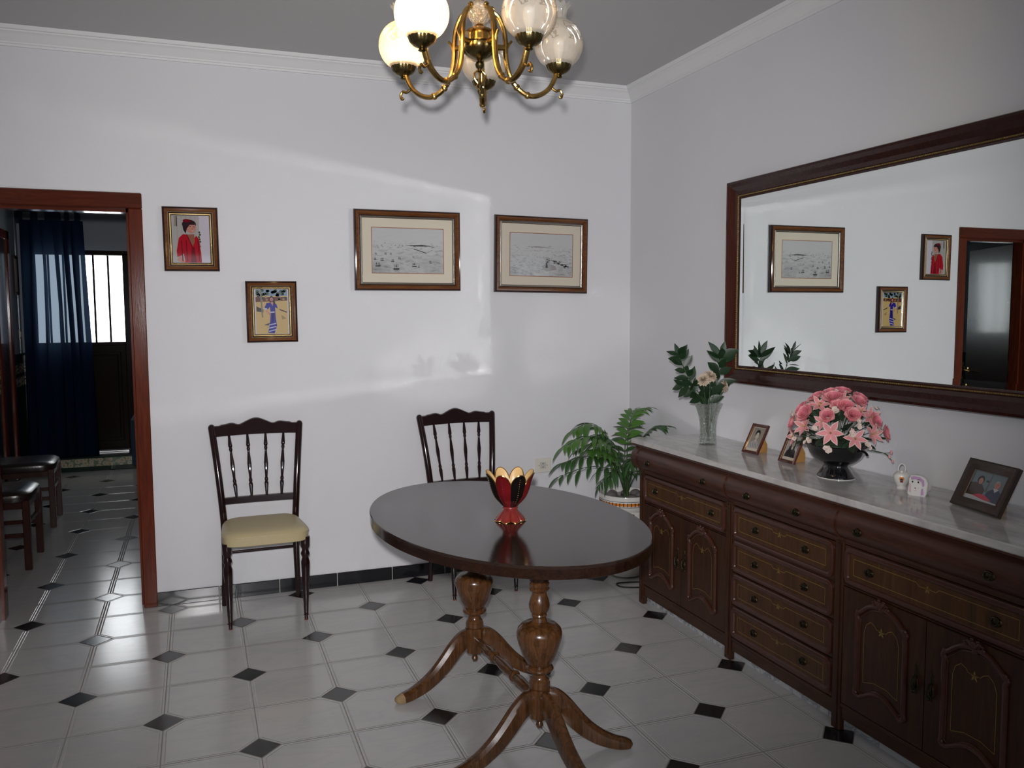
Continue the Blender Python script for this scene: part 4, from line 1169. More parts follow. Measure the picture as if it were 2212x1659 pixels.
frond([B, (-.33, -.44, .66), (-.44, -.48, .72), (-.56, -.50, .735), (-.68, -.50, .71)], 9, .15, .030, 'leaf_palm', .34, .9, .95)
frond([B, (-.30, -.48, .60), (-.40, -.53, .66), (-.55, -.55, .685), (-.72, -.55, .645)], 9, .14, .026, 'leaf_palm', .30, 1.2, .85)
frond([B, (-.225, -.39, .70), (-.200, -.37, .86), (-.165, -.36, .955), (-.085, -.36, .975)], 14, .115, .026, 'leaf_palm_light', .36, .6, .95)
frond([B, (-.24, -.40, .62), (-.30, -.40, .76), (-.38, -.40, .83), (-.46, -.42, .83)], 12, .13, .026, 'leaf_palm', .35, 1.0, .9)
frond([B, (-.25, -.42, .60), (-.33, -.44, .70), (-.42, -.46, .76), (-.50, -.47, .765)], 12, .13, .026, 'leaf_palm_light', .35, 1.0, .9)
frond([B, (-.22, -.36, .60), (-.19, -.30, .74), (-.14, -.24, .84), (-.08, -.20, .88)], 12, .12, .024, 'leaf_palm', .35, .8, .9)
frond([B, (-.20, -.43, .68), (-.165, -.45, .80), (-.11, -.48, .87), (-.06, -.52, .885)], 9, .125, .028, 'leaf_palm', .40, .7, .85)
frond([B, (-.215, -.44, .62), (-.18, -.50, .74), (-.13, -.58, .80), (-.08, -.66, .80)], 9, .115, .022, 'leaf_palm', .35, .8, .9)
frond([B, (-.25, -.44, .58), (-.30, -.50, .65), (-.38, -.56, .655), (-.45, -.60, .60)], 11, .11, .015, 'leaf_palm', .30, 1.4, .8)
frond([B, (-.23, -.45, .58), (-.24, -.52, .68), (-.28, -.58, .72), (-.33, -.62, .70)], 11, .12, .016, 'leaf_palm', .30, 1.2, .9)
frond([B, (-.21, -.45, .58), (-.18, -.52, .66), (-.15, -.60, .68), (-.13, -.66, .63)], 11, .10, .015, 'leaf_palm', .30, 1.2, .8)
frond([B, (-.25, -.37, .62), (-.30, -.30, .72), (-.38, -.24, .76), (-.45, -.18, .72)], 9, .12, .02, 'leaf_palm', .35, 1.2, .8)
frond([B, (-.26, -.42, .56), (-.32, -.45, .62), (-.40, -.48, .61), (-.46, -.50, .56)], 9, .09, .012, 'leaf_palm', .35, 1.3, .8)
for k in range(5):
    m = MB(); a = R(72*k); m.tube([(.012*math.cos(a), .012*math.sin(a), 0), (.010*math.cos(a), .010*math.sin(a), .12), (.02*math.cos(a), .02*math.sin(a), .20)], [.008, .007, .004], 'stem', 8)
    m.build('cane', t)

# ================================================================== CRYSTAL VASE AND BRANCHES
VX, VY = -.21, -1.20
t = thing('crystal_vase', 'flared cut crystal vase of green branches near the sideboard left end', 'vase', (VX, VY, MZ))
m = MB()
def flute(a, z): return 1+.055*math.cos(a*16)*min(1, (z+.02)/.05)+(.03*math.cos(a*8)*max(0, (z-.17)/.03))
outp = [(.040, 0), (.044, .004), (.044, .012), (.041, .022), (.0385, .045), (.037, .080), (.039, .115), (.044, .145), (.053, .175), (.0625, .200), (.066, .207)]
m.lathe(outp+[(.062, .207), (.058, .198), (.048, .172), (.039, .142), (.034, .11), (.032, .07), (.033, .03), (.02, .022), (.0005, .021)], 'crystal', n=96, mod=flute)
m.build('glass_body', t, smooth=30)
def branch(name, label, pts, leaves, L=.075, W=.030, rad=.0028, grp='leafy branches in the crystal vase'):
    t = thing(name, label, 'branch', pts[0], 0, grp)
    O = Vector(pts[0]); p = bez([Vector(q)-O for q in pts], 36); m = MB()
    m.tube(p, [rad*(1-.6*i/len(p)) for i in range(len(p))], 'stem', 6); m.build('stem', t)
    N = len(p)
    for i in range(leaves):
        f = .42+.58*i/(leaves-1); k = min(N-2, int(f*(N-1))); tng = (p[k+1]-p[k]).normalized()
        a = i*2.4+random.uniform(-.4, .4)
        s1 = tng.cross(Vector((.1, 1, .2))).normalized(); s2 = tng.cross(s1)
        d = tng*.7+(s1*math.cos(a)+s2*math.sin(a)*.7)*.95
        m = MB(); leaf(m, p[k], d, Vector((-.4, -1, .5)), L*random.uniform(.75, 1.15), W*random.uniform(.85, 1.15), 'leaf_dark', random.uniform(0, .5), .18, 7, .9)
        m.build('leaf', t, smooth=60)
    m = MB(); leaf(m, p[-1], p[-1]-p[-2], Vector((-.4, -1, .5)), L*.8, W*.8, 'leaf_dark', 0, .2, 7); m.build('leaf', t, smooth=60)
random.seed(4)
branch('leafy_branch', 'tallest left leaning green branch in the crystal vase', [(VX+.005, VY, MZ+.04), (-.225, -1.20, 1.09), (-.30, -1.19, 1.19), (-.355, -1.19, 1.29), (-.375, -1.19, 1.335)], 20, .074, .030)
branch('leafy_branch', 'green branch leaning right over the mirror corner in the crystal vase', [(VX+.01, VY-.005, MZ+.04), (-.19, -1.205, 1.09), (-.165, -1.21, 1.20), (-.155, -1.215, 1.29), (-.150, -1.22, 1.325)], 15, .092, .039)
branch('leafy_branch', 'short low green branch at the left rim of the crystal vase', [(VX-.005, VY+.005, MZ+.04), (-.235, -1.20, 1.09), (-.29, -1.20, 1.15), (-.355, -1.20, 1.185)], 11, .075, .032)
branch('leafy_branch', 'short broad leaved green branch in the middle of the crystal vase', [(VX, VY+.01, MZ+.04), (-.205, -1.19, 1.06), (-.20, -1.19, 1.12), (-.19, -1.19, 1.15)], 10, .095, .040)
def carnation(label, head, tip):
    t = thing('carnation', label, 'flower', (VX, VY, MZ+.05), 0, 'faded carnations in the crystal vase')
    O = Vector((VX, VY, MZ+.05)); h = Vector(head)-O; d = (h-Vector((0, 0, .15))).normalized()
    m = MB(); m.tube(bez([(0, 0, 0), (h.x*.5, h.y*.5, .14), tuple(h)], 14), .0022, 'stem', 6); m.build('stem', t)
    m = MB(); q = Vector((0, 0, 1)).rotation_difference(Vector(tip).normalized()).to_matrix().to_4x4(); M_ = Matrix.Translation(h) @ q
    m.lathe([(.003, -.022), (.007, -.016), (.008, -.004), (.011, .002)], 'stem', n=10, M=M_); m.build('calyx', t)
    m = MB()
    for k in range(84):
        a = k*2.4; r = .006+.019*math.sqrt(k/46); el = 1.35-1.15*(k/46)
        d = M_.to_3x3() @ Vector((math.cos(a)*math.cos(el), math.sin(a)*math.cos(el), math.sin(el)))
        b_ = M_ @ Vector((math.cos(a)*r*.3, math.sin(a)*r*.3, .002))
        petal(m, b_, d, M_.to_3x3() @ Vector((0, 0, 1)), .016+.008*(k/46), .013, 'carn', random.uniform(-.2, .5), random.uniform(.1, .8), 4)
    m.build('bloom', t, smooth=60)
carnation('cream carnation leaning left among the vase leaves', (-.262, -1.235, 1.212), (-.5, -.5, .6))
carnation('cream carnation upright in the middle of the vase leaves', (-.222, -1.235, 1.228), (.1, -.6, .8))
carnation('cream carnation drooping right toward the mirror corner', (-.135, -1.225, 1.175), (.7, -.4, .1))

# ================================================================== STANDING PHOTO FRAMES
def stand_frame(name, label, bl, br, h, lean, fw, matf, paint, depth=.012, strut=True, bead=None):
    bl, br = Vector(bl), Vector(br); e = br-bl; w = e.length; yaw = math.atan2(e.y, e.x); mid = (bl+br)/2
    t = thing(name, label, 'picture frame', (mid.x, mid.y, MZ), yaw)
    # local: x along width, front -y, leaning back toward +y
    LM = Matrix.Rotation(-R(lean), 4, 'X')
    rot = (-R(lean), 0, 0); off = (0, 0, depth*math.sin(R(lean))*0+.0005)
    H = h/2
    m = MB(); M0 = Matrix.Translation((0, 0, H))
    m.frame(w, h, [(0, 0), (0, depth*.8), (fw*.15, depth), (fw*.5, depth*.82), (fw*.8, depth*.6), (fw, depth*.45)], matf, M0)
    if bead: m.frame(w, h, [(fw*.72, depth*.64), (fw*.76, depth*.75), (fw*.84, depth*.60)], bead, M0)
    m.box(-w/2+.002, w/2-.002, -.002, .001, .002, h-.002, 'easel')
    m.build('frame', t, loc=off, rot=rot)
    m = MB(); m.box(-w/2+fw*.9, w/2-fw*.9, -.0035, -.002, fw*.9, h-fw*.9, 'p_paper'); o = m.build('photo', t, loc=off, rot=rot)
    e_ = MB(); paint(e_, w/2-fw, H-fw); e_.build('printed_figure', o, loc=(0, -.0037, H))
    # easel strut behind
    top = Vector((0, .0, h*.72)); top.rotate(Matrix.Rotation(-R(lean), 3, 'X'))
    m = MB(); yb = h*.72*math.sin(R(lean))+h*.33
    ps = [(top.y+.002, top.z), (top.y+.02, top.z-.005), (yb, top.z*.40), (yb, .0005), (yb*.45, .0005)]
    m.prism(ps, -.0015+w*.02, .0015+w*.02, 'easel', axis='x'); m.build('strut', t)
    return t
def pale_bust(dark_hair, long_hair):
    def f(e, a, b):
        poly(e, [(-a*.9, -b*.78), (a*.9, -b*.78), (a*.9, b*.95), (-a*.9, b*.95)], 'p_sepia' if not long_hair else 'p_greyl', 0)
        if long_hair:
            poly(e, [(-a*.9, -b*.78), (-a*.7, -b*.35), (-a*.35, -b*.12), (a*.4, -b*.10), (a*.75, -b*.3), (a*.9, -b*.78)], 'p_greyd', 1)
            poly(e, [(-a*.50, -b*.2), (-a*.42, b*.45), (-a*.1, b*.80), (a*.22, b*.70), (a*.42, b*.3), (a*.5, -b*.25)], 'p_greyd', 2)
        else:
            poly(e, [(-a*.9, -b*.78), (-a*.72, -b*.30), (-a*.2, -b*.12), (a*.3, -b*.12), (a*.8, -b*.34), (a*.9, -b*.78)], 'p_greyl', 1)
            for k in range(14): poly(e, oval_pts(-a*.7+a*.11*k, -b*(.4+.08*(k % 4)), .0025, .002, 6), 'p_greym', 2)
            poly(e, oval_pts(a*.02, b*.46, a*.40, b*.34), 'p_greyd', 2)
        poly(e, oval_pts(a*.04, b*.28, a*.27, b*.29), 'p_paper', 3)
        poly(e, [(-a*.1, b*.05), (a*.2, b*.05), (a*.16, -b*.2), (-a*.05, -b*.2)], 'p_paper', 3)
        poly(e, [(-a*.30, b*.38), (-a*.1, b*.60), (a*.2, b*.62), (a*.36, b*.34), (a*.30, b*.66), (0, b*.76), (-a*.3, b*.66)], 'p_greyd', 4)
        for s in (-1, 1): poly(e, oval_pts(a*(.05+s*.12), b*.32, a*.05, b*.02, 8), 'p_greyd', 4)
        poly(e, oval_pts(a*.06, b*.14, a*.07, b*.02, 8), 'p_greym', 4)
    return f
stand_frame('standing_photo_frame', 'small slanted mahogany frame with black and white portrait of a short haired person', (-.194, -1.467, MZ), (-.184, -1.569, MZ), .146, 28, .014, 'red_frame', pale_bust(1, False), bead='gilt_dull')
stand_frame('standing_photo_frame', 'small slanted mahogany frame with black and white portrait of a long haired woman', (-.192, -1.729, MZ), (-.194, -1.834, MZ), .148, 24, .014, 'red_frame', pale_bust(1, True), bead='gilt_dull')
def couple(e, a, b):
    poly(e, [(-a, -b), (a, -b), (a, b), (-a, b)], 'p_teal', 0)
    poly(e, [(a*.06, b), (a*.1, b), (a*.12, -b*.3), (a*.0, -b*.3)], 'p_greym', 1)
    poly(e, oval_pts(-a*.05, b*.42, a*.10, b*.08, 8), 'p_trees', 1)
    poly(e, [(-a, -b*.75), (-a, b*.1), (-a*.7, b*.2), (-a*.30, b*.15), (-a*.02, -b*.2), (-a*.05, -b*.75)], 'p_jacket', 2)
    poly(e, oval_pts(-a*.45, b*.42, a*.20, b*.30), 'p_greyd', 3); poly(e, oval_pts(-a*.43, b*.34, a*.13, b*.22), 'p_skin', 4)
    poly(e, [(a*.05, -b), (a*.15, -b*.25), (a*.45, b*.05), (a*.75, b*.0), (a, -b*.3), (a, -b)], 'p_sweater', 2)
    poly(e, [(a*.42, b*.05), (a*.56, -b*.2), (a*.74, b*.02), (a*.58, b*.10)], 'p_white', 3)
    poly(e, oval_pts(a*.56, b*.32, a*.16, b*.27), 'p_skin', 4); poly(e, [(a*.42, b*.40), (a*.46, b*.60), (a*.64, b*.60), (a*.70, b*.44), (a*.6, b*.52)], 'p_greyl', 5)
    for cx in (-.43, .56):
        for s in (-1, 1): poly(e, oval_pts(a*(cx+s*.05), b*.36, a*.022, b*.02, 6), 'p_greyd', 6)
        poly(e, oval_pts(a*cx, b*.20, a*.04, b*.015, 6), 'p_rust', 6)
    poly(e, [(-a*.6, -b*.70), (-a*.2, -b*.50), (a*.1, -b*.52), (a*.6, -b*.80), (a*.2, -b*.86)], 'p_cloth', 5)
    poly(e, [(-a, -b*.72), (-a*.5, -b*.70), (a*.2, -b*.84), (a, -b*.9), (a, -b), (-a, -b)], 'p_tablew', 5)
stand_frame('standing_photo_frame', 'wide brown moulded frame with colour photo of an older couple, at the right', (-.186, -2.635, MZ), (-.225, -2.849, MZ), .168, 26, .034, 'brown_frame', couple, depth=.020)

# ================================================================== BLACK BOWL WITH SILK FLOWERS
BX, BY = -.215, -2.105
t = thing('footed_bowl', 'glossy black footed bowl holding pink silk flowers on the marble top', 'bowl', (BX, BY, MZ))
m = MB()
m.lathe([(.076, 0), (.078, .003), (.077, .008), (.066, .022), (.056, .036), (.050, .046), (.051, .052), (.072, .062), (.096, .078), (.110, .096), (.116, .110), (.123, .122), (.133, .131), (.131, .134), (.120, .126), (.112, .112), (.100, .092), (.06, .066), (.001, .060)], 'black_glaze', n=56, sx=.85)
m.build('bowl_body', t, smooth=50)
m = MB(); m.lathe([(.0765, -.0), (.0790, .0005), (.0790, .0025), (.0765, .003)], 'white_glaze', n=56, sx=.85); m.build('base_rim', t)
for s in (-1, 1):
    m = MB(); m.tube(bez([(0, s*.120, .118), (0, s*.140, .124), (0, s*.158, .118), (0, s*.166, .110)], 10), [.010, .008, .006, .005, .005, .005, .004, .004, .003, .003][:11] if False else .0065, 'black_glaze', 8, flat=.5); m.build('handle', t)
t = thing('flower_arrangement', 'dome of pink silk roses and lilies filling the black bowl', 'flowers', (BX, BY, MZ+.135))
random.seed(12)
FO = Vector((BX, BY, MZ+.13))
def frame_from(d):
    return Vector((0, 0, 1)).rotation_difference(d.normalized()).to_matrix().to_4x4()
def rose(pos, d, s=1.0):
    M_ = Matrix.Translation(pos) @ frame_from(Vector(d)); m = MB(); R3 = M_.to_3x3()
    ax = R3 @ Vector((0, 0, 1))
    for ring_, (n, el, L, W, r0, cu, h) in enumerate(((3, 70, .012, .014, .001, .5, .004), (4, 58, .015, .019, .003, .6, .002), (5, 40, .019, .023, .005, .75, .001), (5, 24, .023, .027, .006, .7, 0), (6, 8, .027, .028, .006, .45, -.001))):
        for k in range(n):
            a = 2*PI*k/n+ring_*.7; e = R(el)
            dd = R3 @ Vector((math.cos(a)*math.cos(e), math.sin(a)*math.cos(e), math.sin(e)))
            b_ = M_ @ Vector((math.cos(a)*r0*s, math.sin(a)*r0*s, h*s))
            petal(m, b_, dd, ax, L*s, W*s, 'rose' if ring_ < 3 or k % 2 else 'rose_light', cu, .35)
    m.build('rose', t, smooth=60)
def lily(pos, d, s=1.0):
    M_ = Matrix.Translation(pos) @ frame_from(Vector(d)); m = MB(); R3 = M_.to_3x3()
    for k in range(6):
        a = 2*PI*k/6+.3; e = R(28 if k % 2 else 20)
        dd = R3 @ Vector((math.cos(a)*math.cos(e), math.sin(a)*math.cos(e), math.sin(e))); nn = R3 @ Vector((0, 0, 1))
        b_ = M_ @ Vector((math.cos(a)*.003, math.sin(a)*.003, 0))
        leaf(m, b_-nn*.0006, dd, nn, .046*s, .021*s, 'lily_edge', .15, .25, 6, .8)
        leaf(m, b_+nn*.0008, dd, nn, .042*s, .015*s, 'lily', .15, .25, 6, .8)
        q = M_ @ Vector((.006*math.cos(a+.5), .006*math.sin(a+.5), .018)); m.tube([tuple(M_ @ Vector((0, 0, 0))), tuple(q)], .0007, 'yellow', 5)
    m.build('lily', t, smooth=60)
def sprig(pos, d, s=1.0):
    m = MB(); d = Vector(d).normalized()
    for k in range(4):
        c = Vector(pos)+Vector((random.uniform(-.014, .014), random.uniform(-.014, .014), random.uniform(-.012, .012)))*s
        M_ = Matrix.Translation(c) @ frame_from(d+Vector((random.uniform(-.5, .5), random.uniform(-.5, .5), random.uniform(-.3, .5)))); R3 = M_.to_3x3()
        for q in range(5):
            a = 2*PI*q/5; dd = R3 @ Vector((math.cos(a), math.sin(a), .35)); petal(m, M_ @ Vector((0, 0, 0)), dd, R3 @ Vector((0, 0, 1)), .010*s, .010*s, 'blossom', .1, .2, 4)
        m.ball(tuple(M_ @ Vector((0, 0, .002))), .0016, 'yellow', 6)
    m.build('blossom_sprig', t, smooth=60)
def P3(u, v, k=1.0):
    """u: across the view (-1 left .. 1 right), v: height 0..1; on the room-facing side of the dome"""
    return None
# dome surface positions: angle around (0 = facing camera) and elevation
view = Vector((-2.57+.215, -4.76+2.105, 0)).normalized(); sidev = Vector((-view.y, view.x, 0))  # right as seen from room
if sidev.dot(Vector((0, -1, 0))) < 0: sidev = -sidev
def dome(az, el, r=.175, zs=.205):
    a, e = R(az), R(el)
    d = (view*math.cos(a)+sidev*math.sin(a))*math.cos(e)
    p = Vector((d.x*r, d.y*r, math.sin(e)*zs)); n_ = Vector((d.x/r, d.y/r, math.sin(e)/zs)).normalized()
    p.x = min(p.x, .19)
    return p, n_
for az, el, s in ((-72, 40, 1.05), (-62, 62, 1.0), (-30, 74, 1.05), (-12, 62, 1.2), (30, 80, 1.1), (48, 56, 1.0), (72, 62, 1.0), (22, 38, 1.0), (14, 50, 1.0), (60, 30, 1.0), (-14, 36, .95), (-80, 22, 1.0), (82, 14, 1.1), (-52, 36, 1.25), (0, 50, .9), (130, 55, 1), (180, 60, 1), (-130, 50, 1)):
    p, n_ = dome(az, el); rose(p, n_, s*1.12)
for az, el, s in ((-50, 22, 1.15), (-8, 18, 1.35), (24, 12, 1.15), (52, 16, 1.15), (60, 36, 1.1), (-40, 52, 1.15), (12, 66, 1.0), (-72, 8, 1.1), (-20, 30, 1.0), (44, 44, .9), (110, 25, 1.1), (-110, 25, 1.1), (160, 30, 1.1)):
    p, n_ = dome(az, el, .165, .195); lily(p, n_+view*.3+Vector((random.uniform(-.35, .35), random.uniform(-.35, .35), random.uniform(-.2, .3))), s*.86)
for az, el, s in ((-82, 30, 1.1), (-8, 44, 1.3), (10, 74, 1.2), (-20, 78, 1.0), (44, 72, 1.1), (-10, 0, 1.2), (-60, 8, 1.0), (-40, 66, 1.0), (58, 20, 1.0), (14, 18, 1.0), (-26, 20, 1.0), (30, 28, 1.0), (36, 4, 1.0), (66, 30, 1.0), (-34, 8, 1.0), (20, 86, 1.1), (90, 40, 1), (-100, 45, 1)):
    p, n_ = dome(az, el, .18, .205); sprig(p, n_, s)
for k in range(84):
    az, el = random.uniform(-180, 180) if k > 64 else random.uniform(-88, 88), random.uniform(2, 80)
    p, n_ = dome(az, el, random.uniform(.09, .135), random.uniform(.10, .16)); m = MB()
    leaf(m, p, n_+Vector((random.uniform(-.4, .4), random.uniform(-.4, .4), random.uniform(-.2, .3))), Vector((random.uniform(-.5, .5), random.uniform(-.5, .5), 1)), random.uniform(.05, .075), random.uniform(.022, .034), 'leaf_mid', .4, .2, 5, .8)
    m.build('leaf', t, smooth=60)
m = MB()
for az, el in [(a_, e_) for a_ in range(-170, 180, 30) for e_ in (10, 35, 60)]:
    p, n_ = dome(az, el, .16, .19); m.tube([(0, 0, -.05), tuple(p*.5+Vector((0, 0, .0))), tuple(p)], .0013, 'stem', 5)
p, n_ = dome(70, -6, .17)
for dz, dy in ((-.012, .03), (-.030, .042), (.004, .036)):
    q = p+sidev*dy+Vector((0, 0, dz)); m.tube(bez([tuple(p*.7), tuple(p+sidev*.01), tuple(q)], 8), .0012, 'stem', 5); m.ball(tuple(q), .005, 'rose_light', 8, sz=1.5)
m.ball((0, 0, -.02), .085, 'leaf_mid', 16, sz=.6)
m.build('stems', t, kind='stuff')

# ================================================================== SMALL CERAMICS
t = thing('ceramic_jug', 'tiny white ceramic lidded pot with loop handle and painted portrait', 'ornament', (-.147, -2.371, MZ))
m = MB(); m.lathe([(.0185, 0), (.019, .004), (.0155, .009), (.018, .014), (.0245, .025), (.0285, .038), (.0295, .050), (.0275, .054), (.020, .061), (.012, .066), (.001, .068)], 'white_glaze', n=32); m.build('body', t)
m = MB(); m.tube([(.0, -.010+0*k, .062) for k in (0,)]+[(0, .0125*math.cos(a)*-1, .070+.022*math.sin(a)) for a in [PI*k/12 for k in range(13)]]+[(0, .010, .062)], .0028, 'white_glaze', 8, M=Matrix.Rotation(R(45), 4, 'Z')); m.build('handle', t)
m = MB(); m.ball((-.019, -.018, .066), .0065, 'white_glaze', 10); m.build('spout', t)
m = MB(); MJ = Matrix.Rotation(R(-135), 4, 'Z') @ Matrix.Translation((.0282, 0, .040)) @ Matrix.Rotation(PI/2, 4, 'Y')
m.lathe([(.0001, .0014), (.008, .0010), (.0085, 0)], 'pot_orange', n=16, M=MJ, sx=1.2); m.lathe([(.0001, .0022), (.005, .0018), (.0055, .0006)], 'pot_black', n=12, M=MJ @ Matrix.Translation((.002, 0, 0))); m.lathe([(.0001, .0022), (.006, .0018), (.0065, .0002)], 'red_glaze', n=12, M=MJ @ Matrix.Translation((.010, 0, 0)), sx=.5)
m.build('painted_motif', t)
t = thing('ceramic_figurine', 'white and lilac ceramic face plaque on a round holder', 'ornament', (-.185, -2.487, MZ), R(-140))
m = MB()
sil = [(-.030, .0), (-.020, -.001+.001), (.026, .0), (.030, .010), (.032, .030), (.034, .050), (.028, .064), (.016, .073), (-.010, .076), (-.024, .073), (-.030, .060), (-.031, .040), (-.034, .020), (-.036, .006)]
rings = []
for y, g in ((.010, .90), (.006, 1.0), (0, 1.0), (-.004, .95)): rings.append([(x*g, y-.006+.006*(1-(x/.036)**2)*(-1 if y <= 0 else 0), .038+(z-.038)*g if g == 1 or z > .01 else z*1.0) for x, z in sil])
# face toward local +x rotated: build facing -y then turn
MF = Matrix.Rotation(R(75), 4, 'Z')
m.loft(rings, 'white_glaze', MF, caps=True); m.build('face_plaque', t, smooth=50)
MT['lilac'] = plain('lilac_glaze', (.50, .30, .48, 1), .15); MT['pinkish'] = plain('pale_pink_glaze', (.66, .48, .50, 1), .15)
m = MB()
def fp(pts, mat, k): m.add([(x, -.0103-.006*(1-(x/.036)**2)-.0004*k, z) for x, z in pts], [tuple(range(len(pts)))], mat, MF)
fp([(-.024, .066), (-.010, .071), (.010, .068), (.022, .058), (.024, .040), (.018, .034), (.014, .052), (0, .060), (-.020, .058)], 'lilac', 1)
fp([(-.028, .012), (-.020, .010), (-.022, .040), (-.028, .044)], 'pinkish', 1); fp([(.012, .004), (.022, .006), (.020, .030), (.014, .026)], 'lilac', 1)
for x in (-.016, .004): fp(oval_pts(x, .050, .0028, .0036, 8), 'pot_black', 2); fp([(x-.005, .057), (x+.004, .060), (x+.004, .0612), (x-.005, .0585)], 'pot_black', 2)
fp(oval_pts(-.006, .028, .0022, .0022, 8), 'red_glaze', 2); fp(oval_pts(-.006, .019, .006, .0016, 8), 'pinkish', 2)
m.build('painted_features', t)
m = MB(); m.lathe([(.019, 0), (.0195, .003), (.0195, .037), (.0165, .040), (.0165, .004), (.001, .004)], 'white_glaze', n=28, M=MF @ Matrix.Translation((.004, .024, .0206)) @ Matrix.Rotation(R(-90), 4, 'X')); m.build('holder', t)

# ================================================================== CHANDELIER
CX, CY, CZ = -1.717, -2.20, 2.316
t = thing('chandelier', 'brass five-arm chandelier with frosted globe shades hanging over the table', 'chandelier', (CX, CY, CZ))
RR = .260
m = MB()
m.lathe([(.001, .000), (.009, .001), (.020, .006), (.030, .010), (.041, .018), (.050, .028), (.054, .038), (.054, .046), (.049, .053), (.036, .057)], 'brass_dark', n=80, mod=lambda a, z: 1+.07*abs(math.sin(a*4))*(1 if .008 < z < .05 else 0)); m.build('lower_bowl', t)
m = MB(); m.lathe([(.036, .055), (.0365, .058), (.034, .060), (.034, .080), (.0365, .082), (.0365, .084)], 'brass_bright', n=40); m.build('drum', t)
m = MB(); m.lathe([(.040, .080), (.046, .082), (.045, .086), (.038, .092), (.026, .098), (.014, .101), (.009, .102), (.012, .104), (.014, .106), (.010, .108), (.009, .110)], 'brass', n=40, mod=lambda a, z: 1+.03*abs(math.sin(a*5))*(1 if .08 < z < .095 else 0)); m.build('dome', t)
m = MB(); m.ball((0, 0, .147), .038, 'crystal_ball', 32); m.build('crystal_ball', t, smooth=60)
m = MB(); m.lathe([(.010, .180), (.020, .184), (.022, .190), (.012, .197), (.008, .205), (.008, .26), (.014, .27), (.008, .28), (.006, .54), (.012, .545)], 'brass', n=24); m.build('stem_rod', t)
m = MB(); m.lathe([(.006, .52), (.03, .535), (.055, .565), (.062, .590), (.062, CEIL-CZ)], 'brass', n=32); m.build('ceiling_rose', t)
m = MB()
m.lathe([(.005, -.036), (.009, -.032), (.004, -.027), (.011, -.021), (.0145, -.012), (.011, -.004), (.006, .000), (.011, .003), (.009, .008)], 'brass_dark', n=20)
for s in (-1, 1):
    m.tube(bez([(s*.004, 0, -.028), (s*.018, 0, -.040), (s*.016, 0, -.056), (s*.006, 0, -.070), (s*.012, 0, -.080)], 16), .0032, 'brass', 8)
m.lathe([(.001, -.108), (.004, -.102), (.008, -.092), (.006, -.084), (.010, -.076), (.004, -.066), (.003, -.03)], 'brass_dark', n=16)
m.build('finial', t)
az0 = math.degrees(-2.574)
globes_lit = {0: 1.0, 4: .55}
